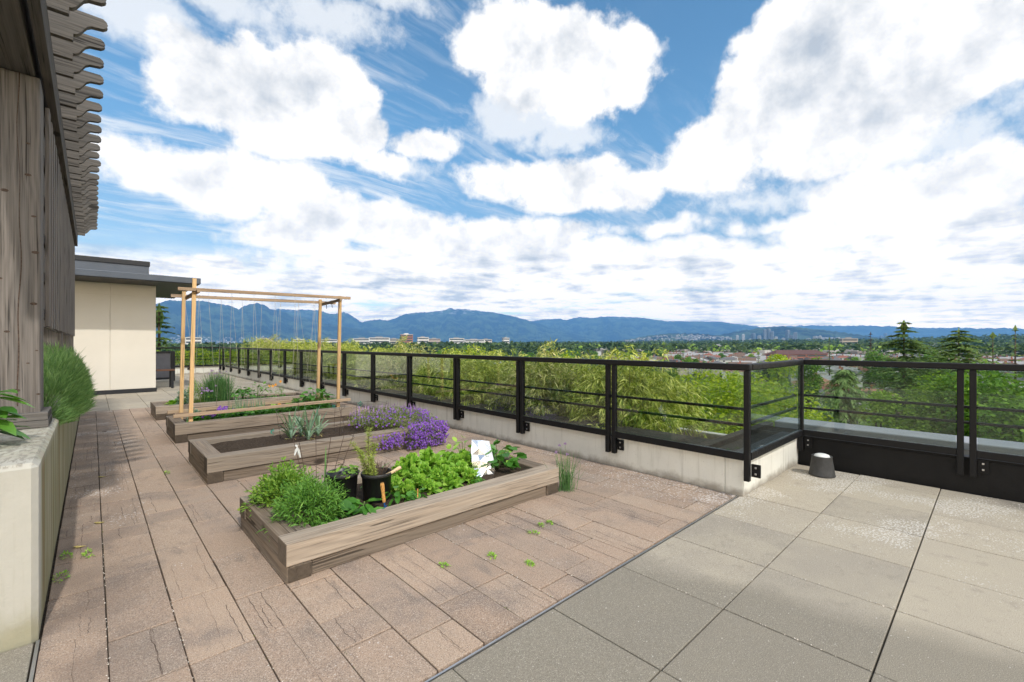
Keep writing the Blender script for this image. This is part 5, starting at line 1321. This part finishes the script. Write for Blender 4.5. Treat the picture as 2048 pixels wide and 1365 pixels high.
def house(seed, w, d_, h, rt, roof, wall_, gable, names):
    t = thing('house', names, 'house', (0, 0, 0), 'houses of the suburb below')
    mb = MB(); mb.box(-w / 2, w / 2, -d_ / 2, d_ / 2, -1, h); mb.build('wall', wall_, t)
    o = .5; mb = MB(); W2, D2 = w / 2 + o, d_ / 2 + o; k = 0 if gable else min(W2, D2) * .8
    V = [(-W2, -D2, h), (W2, -D2, h), (W2, D2, h), (-W2, D2, h), (0, -D2 + k, h + rt), (0, D2 - k, h + rt)] if d_ >= w else [(-W2, -D2, h), (W2, -D2, h), (W2, D2, h), (-W2, D2, h), (-W2 + k, 0, h + rt), (W2 - k, 0, h + rt)]
    F = [(0, 1, 4), (1, 2, 5, 4), (2, 3, 5), (3, 0, 4, 5), (3, 2, 1, 0)] if d_ >= w else [(0, 1, 5, 4), (1, 2, 5), (2, 3, 4, 5), (3, 0, 4), (3, 2, 1, 0)]
    mb.add(np.array(V) + np.array([0, 0, .02]), F); rf = mb.build('roof', roof, t)
    mb = MB(); mb.box(w * .2, w * .2 + .9, -.4, .5, h + .2, h + rt + .9); mb.build('chimney', BRICK, rf)
    for zz in ((1.0, 2.4), (3.7, 5.1)):
        if zz[1] < h:
            for sx in (-.28, .22):
                mb = MB(); mb.box(w * sx - .8, w * sx + .8, -d_ / 2 - .06, -d_ / 2 - .01, *zz); mb.build('window', PANE, t)
                mb = MB(); mb.box(-w / 2 - .06, -w / 2 - .01, d_ * sx - .8, d_ * sx + .8, *zz); mb.build('window', PANE, t)
    return t
HN = ['pale house with a grey hipped roof in the suburb', 'cream house with a brown gabled roof in the suburb', 'white house with a red tiled roof in the suburb', 'white house with a pale grey roof in the suburb', 'beige house with a dark roof in the suburb', 'pinkish house with a salmon tiled roof in the suburb']
HP = [house(1, 10, 14, 5.8, 2.4, ROOFS[0], WALLS[0], False, HN[0]), house(2, 9, 13, 5.6, 3.0, ROOFS[1], WALLS[1], True, HN[1]), house(3, 11, 13, 5.8, 2.2, ROOFS[2], WALLS[0], False, HN[2]), house(4, 10, 15, 6.0, 1.8, ROOFS[3], WALLS[0], True, HN[3]), house(5, 12, 10, 5.6, 2.6, ROOFS[4], WALLS[2], True, HN[4]), house(6, 12, 14, 5.8, 2.4, ROOFS[5], WALLS[3], False, HN[5])]
hused = [0] * len(HP)
def put_house(k, az, D, rz, label=None):
    o = HP[k] if not hused[k] else copy_tree(HP[k]); hused[k] = 1
    o.location = at(az, D); o.rotation_euler.z = rz
    if label: o['label'] = label
    placed.append(o.location[:2]); return o
put_house(5, 77.0, 205, .35, 'salmon roofed house seen just under the rail left of the weeping cedar')
put_house(0, 76.2, 160, .4, 'grey roofed house left of the weeping cedar')
put_house(1, 80.5, 150, .2, 'brown gabled cream house right of the weeping cedar')
put_house(5, 81.8, 165, .25, 'tan roofed house right of the brown gabled cream house')
put_house(4, 82.3, 105, .3, 'dark brown roofed house nearest behind the right glass pane')
put_house(4, 83.6, 110, .3, 'dark roofed house left of the light green feathery tree')
put_house(3, 81.7, 74, .5, 'pale roofed low house half hidden below the feathery trees')
put_house(3, 91.0, 150, .2, 'white roofed house at the right edge of the photo')
put_house(2, 79.6, 420, .3, 'red roofed white house on the slope left of the dark narrow conifer')
put_house(3, 77.5, 400, .3, 'white house with a pale roof right of the brick school')
ROT = .3
cand = []
for gx in range(-10, 70):
    for gy in range(-40, 60):
        u = gx * 19. + (gx // 2) * 14; v = gy * 17.
        x_ = u * math.cos(ROT) - v * math.sin(ROT); y_ = u * math.sin(ROT) + v * math.cos(ROT)
        D = math.hypot(x_, y_); A = math.degrees(math.atan2(x_, y_))
        if A < -4 or A > 93: continue
        if D < (120 if A > 74 else 260 if A > 62 else 420) or D > 1150: continue
        if q.random() < (.25 if A < 55 else .75): cand.append((D / (1.6 if A > 62 else 1), x_, y_, A, D))
cand.sort()
nh = 0
for _, x_, y_, A, D in cand:
    if nh >= 285: break
    x_ += q.uniform(-2, 2); y_ += q.uniform(-2, 2)
    if not free(x_, y_, 13): continue
    k = q.choice([0, 0, 3, 3, 3, 1, 2, 4]); put_house(k, A, D, ROT + q.choice([0, math.pi / 2, math.pi]) + q.uniform(-.05, .05)); nh += 1
nt = 0; tries = 0
while nt < 240 and tries < 9000:
    tries += 1
    A = q.uniform(-4, 93); lo = 115 if A > 74 else 220 if A > 62 else 380
    D = lo + (900 - lo) * q.random() ** 1.15
    if A < 48 and q.random() < .35: continue
    if 74.5 < A < 83.6 and D < 330: continue
    x_, y_, z_ = at(A, D)
    if not free(x_, y_, 8.5): continue
    k = q.choices(range(7), [5, 4, 5, 2, 1.6, 3, 3])[0]; pr_, h0 = kinds[k]
    o = pr_ if not used[k] else copy_tree(pr_); used[k] = True
    s_ = q.uniform(.75, 1.25); o.location = (x_, y_, z_ - .3); o.scale = (s_ * q.uniform(.85, 1.15), s_ * q.uniform(.85, 1.15), s_); o.rotation_euler.z = q.uniform(0, 6.28)
    placed.append((x_, y_)); nt += 1
# larger landmarks
def block(name, label, az, D, w, d_, h, m_, rz, roofm, rows, cols, cat='building', rt=0, group=None):
    t = thing(name, label, cat, at(az, D), group); t.rotation_euler.z = rz
    mb = MB(); mb.box(-w / 2, w / 2, -d_ / 2, d_ / 2, -3, h); mb.build('wall', m_, t)
    mb = MB()
    if rt:
        k = d_ * .45; V = [(-w / 2 - .8, -d_ / 2 - .8, h), (w / 2 + .8, -d_ / 2 - .8, h), (w / 2 + .8, d_ / 2 + .8, h), (-w / 2 - .8, d_ / 2 + .8, h), (-w / 2 + k, 0, h + rt), (w / 2 - k, 0, h + rt)]
        mb.add(np.array(V) + np.array([0, 0, .05]), [(0, 1, 5, 4), (1, 2, 5), (2, 3, 4, 5), (3, 0, 4), (3, 2, 1, 0)])
    else: mb.box(-w / 2 - .4, w / 2 + .4, -d_ / 2 - .4, d_ / 2 + .4, h + .05, h + .9); mb.box(-w * .2, w * .15, -d_ * .2, d_ * .2, h + .95, h + 4)
    mb.build('roof', roofm, t)
    sx = w / cols; sz = h / rows
    for i in range(rows):
        mb = MB(); mb.box(-w / 2 + sx * .3, w / 2 - sx * .3, -d_ / 2 - .12, -d_ / 2 - .02, i * sz + sz * .3, i * sz + sz * .78); mb.build('window_band', PANE, t)
        mb = MB(); mb.box(-w / 2 - .12, -w / 2 - .02, -d_ / 2 + sx * .3, d_ / 2 - sx * .3, i * sz + sz * .3, i * sz + sz * .78); mb.build('window_band', PANE, t)
    return t
SLATE = ROOFS[4]
sch = block('brick_school', 'long red brick school with a dark hipped roof beyond the corner of the railing', 75.3, 560, 62, 15, 9.5, BRICK, R(-32), flat('maroon_roof', (.10, .055, .05), .85, .2), 3, 12, rt=4.5)
block('white_office', 'white flat roofed building with window bands on the skyline beyond the bamboo', 67.4, 1150, 50, 18, 15, WALLS[0], R(-24), ROOFS[3], 4, 10)
block('brick_tower', 'square red brick tower block with a white top among the trees', 29.8, 1500, 36, 30, 47, BRICK, R(-20), WALLS[0], 6, 6)
for i, (az, D, w, h, m_) in enumerate([(24.6, 1700, 60, 13, 0), (26.6, 1650, 70, 16, 0), (28.3, 1750, 40, 12, 1), (31.8, 1700, 40, 18, 0), (33.2, 1800, 46, 14, 3), (36.0, 1850, 60, 18, 0), (38.2, 1750, 80, 13, 0), (39.7, 1900, 50, 15, 1), (42.2, 1900, 26, 22, 0), (20.8, 1800, 60, 12, 0), (17.6, 1900, 40, 14, 0), (14.2, 1700, 46, 13, 3), (7.6, 1600, 40, 16, 0), (79.8, 1500, 34, 30, 2)]):
    h = h + 22 if az < 45 else h
    block('low_block', ['white low block left of the brick tower', 'long white block just left of the brick tower', 'cream low block touching the left of the brick tower', 'white block just right of the brick tower', 'pinkish block right of the brick tower', 'white block in the middle of the tree line', 'longest white block in the middle of the tree line', 'cream block right of the longest white block', 'slim white block rightmost of the skyline whites', 'white low block seen between the right trellis posts', 'white block seen through the trellis twine', 'pinkish low block seen through the trellis twine', 'white block beside the low conifer by the rooftop building', 'beige twin apartment block on the right skyline'][i], az, D, w, 20, h, WALLS[m_], R(-az + q.uniform(-20, 20)), ROOFS[3], 4, 8)
TOW = [flat('blue_glass_tower', (.16, .22, .30), .3, .6, var=.1, scale=.02), flat('pale_tower', (.45, .47, .50), .6, .4, var=.1, scale=.02)]
def tower(m_, w, h, label):
    t = thing('tower_block', label, 'tower', (0, 0, 0), 'high rise towers below the hill')
    mb = MB(); mb.box(-w / 2, w / 2, -w / 2, w / 2, -10, h); mb.box(-w * .3, w * .3, -w * .3, w * .3, h + .2, h + 6); mb.build('wall', m_, t)
    mb = MB()
    for i in range(int(h / 9)): mb.box(-w / 2 - .3, w / 2 + .3, -w / 2 - .3, w / 2 + .3, i * 9 + 4, i * 9 + 7)
    mb.build('window_bands', PANE, t); return t
TP = [tower(TOW[0], 30, 120, 'blue glass high rise in the cluster below the hill'), tower(TOW[1], 26, 120, 'pale high rise in the cluster below the hill')]
tw = [(69.6, 75, 1), (70.2, 82, 1), (71.2, 90, 0), (71.8, 70, 1), (72.35, 120, 0), (72.7, 125, 0), (73.05, 105, 0), (73.4, 60, 1), (74.5, 112, 0), (74.9, 70, 0), (75.2, 95, 0), (77.0, 62, 1), (77.4, 66, 1), (78.4, 50, 1), (78.9, 52, 1), (69.2, 40, 1), (70.9, 45, 1), (76.4, 45, 1), (74.1, 50, 1)]
tuse = [0, 0]
for i, (az, h, k) in enumerate(tw):
    o = TP[k] if not tuse[k] else copy_tree(TP[k]); tuse[k] = 1
    x_, y_, _ = at(az, 5000); o.location = (x_, y_, -12); s_ = q.uniform(.8, 1.2); o.scale = (s_, s_, h * 1.15 / 120); o.rotation_euler.z = q.uniform(0, 1.5)
tw2 = tower(TOW[0], 40, 120, 'far high rise on the hazy right skyline'); tw2['group'] = 'far high rises on the right skyline'
for i in range(14):
    o = tw2 if i == 0 else copy_tree(tw2); az = 82.2 + i * .17 + q.uniform(-.1, .1) if i < 12 else 87.0 + (i - 12) * .4
    x_, y_, _ = at(az, 11000); o.location = (x_, y_, 20); o.scale = (1, 1, q.uniform(.6, 1.3)); o.rotation_euler.z = q.uniform(0, 1.5)
# far woods and far town: nobody could count these
qn = np.random.default_rng(700)
def scatter(n, a0, a1, d0, d1, p):
    A = np.radians(qn.uniform(a0, a1, n)); D = d0 + (d1 - d0) * qn.random(n) ** p; return np.sin(A) * D, np.cos(A) * D, D
def crowns(name, n, a0, a1, d0, d1, p, m_, kq, s0, label):
    x_, y_, D = scatter(n, a0, a1, d0, d1, p); z_ = ground(x_, y_); sz = qn.uniform(.7, 1.4, n) * s0 * (1 + D / 6000)
    P = np.repeat(np.stack([x_, y_, z_], 1), kq, 0); s_ = np.repeat(sz, kq)
    d_ = rdir(n * kq, -.3, 1, qn); P = P + d_ * (s_ * .5)[:, None] * np.array([1, 1, 1.1]) + np.array([0, 0, 1.]) * (s_ * .55)[:, None]
    mb = MB(); mb.add(*leaf_strips(P, unit(d_ + rdir(n * kq, -.5, .6, qn)), np.array([0, 0, 1.]) + d_ * .7, s_ * .55, s_ * .42, DIAMOND, .2)); o = mb.build(name, m_); tag(o, label, 'woods', None, 'stuff')
crowns('woodland', 2400, -6, 94, 750, 2600, 1.3, T_FAR, 22, 10, 'mid green tree crowns covering the far suburb')
crowns('woodland', 800, -6, 94, 750, 2600, 1.3, T_LIME, 20, 9, 'paler tree crowns sprinkled through the far suburb')
crowns('woodland', 1200, -6, 94, 700, 3200, 1.3, T_FAR, 20, 11, 'dark tree crowns sprinkled through the far suburb')
crowns('woodland', 3600, 30, 96, 2300, 5500, 1.2, T_FAR, 12, 13, 'hazy tree crowns on the rise at the right horizon')
def town(n, a0, a1, d0, d1, p, hh, ww, label, zf=None):
    x_, y_, D = scatter(n, a0, a1, d0, d1, p); z_ = ground(x_, y_) if zf is None else zf(x_, y_, D)
    w = qn.uniform(*ww, n); h = qn.uniform(*hh, n); a = qn.uniform(0, 1.57, n); C_, S_ = np.cos(a), np.sin(a)
    cs = np.array([(-1, -1), (1, -1), (1, 1), (-1, 1)]) * .5
    V = []
    for zz in (0, 1):
        for cx_, cy_ in cs: V.append(np.stack([x_ + w * (cx_ * C_ - cy_ * S_ * .7), y_ + w * (cx_ * S_ + cy_ * C_ * .7), z_ - 2 + zz * (h + 2)], 1))
    V = np.stack(V, 1); F = np.array([(4, 5, 6, 7), (0, 1, 5, 4), (1, 2, 6, 5), (2, 3, 7, 6), (3, 0, 4, 7)])[None] + (np.arange(n) * 8)[:, None, None]
    mb = MB(); mb.add(V.reshape(-1, 3), F.reshape(-1, 4)); o = mb.build('far_town', TOWNM); tag(o, label, 'town', None, 'stuff')
def _town(q_): return q_.ramp(island(q_), [(0, (.50, .50, .48)), (.35, (.42, .40, .38)), (.55, (.22, .20, .19)), (.75, (.36, .30, .26)), (1, (.70, .70, .68))])
TOWNM = mat('far_town_walls', _town, .8, .2)
from mathutils.bvhtree import BVHTree
dg = [o for o in COL.objects if o.name.startswith('mountains')]
trees_bvh = []
for o in dg:
    me = o.data; vs = np.empty(len(me.vertices) * 3, np.float32); me.vertices.foreach_get('co', vs)
    trees_bvh.append(BVHTree.FromPolygons([tuple(v) for v in vs.reshape(-1, 3)], [tuple(p.vertices) for p in me.polygons]))
def slope(x_, y_, D):
    out_ = np.empty(len(x_))
    for k_, (a, b) in enumerate(zip(x_, y_)):
        best = -25.
        for bv in trees_bvh:
            hit = bv.ray_cast(Vector((a, b, 3000)), Vector((0, 0, -1)))
            if hit[0] is not None: best = max(best, hit[0].z)
        out_[k_] = best
    return out_
town(2200, -5, 30, 7600, 9500, .9, (5, 15), (10, 26), 'pale houses scattered over the lower mountain slopes at the left', slope)
town(500, 57, 69, 6600, 7800, 1.0, (6, 14), (14, 30), 'pale houses on the low far hill', slope)
town(2600, 52, 94, 750, 2600, 1.0, (7, 12), (10, 18), 'pale houses sprinkled through the far suburb')
town(1500, 20, 92, 3000, 7500, 1.0, (6, 18), (14, 40), 'hazy town at the foot of the mountains')
town(260, 12, 46, 2400, 4200, 1.0, (8, 22), (30, 90), 'white sheds along the distant waterfront')
# quarry-like pale clearing on the hill
town(140, 77.0, 80.6, 7750, 7950, 1.0, (6, 12), (30, 60), 'pale buildings on the flank of the hill behind the towers', slope)

# ------------------------------------------------------------------ the air
mb = MB(); mb.box(-4000, 25000, -4000, 25000, -140, 1300)
hz = bpy.data.materials.new('haze'); hz.use_nodes = True; hz.node_tree.nodes.clear()
vq = G(hz.node_tree); pv = vq.node('ShaderNodeVolumePrincipled'); pv.inputs['Color'].default_value = (.18, .46, .95, 1); pv.inputs['Density'].default_value = HAZE
ho = vq.node('ShaderNodeOutputMaterial'); hz.node_tree.links.new(pv.outputs[0], ho.inputs['Volume'])
tag(mb.build('haze', hz), kind='stuff')
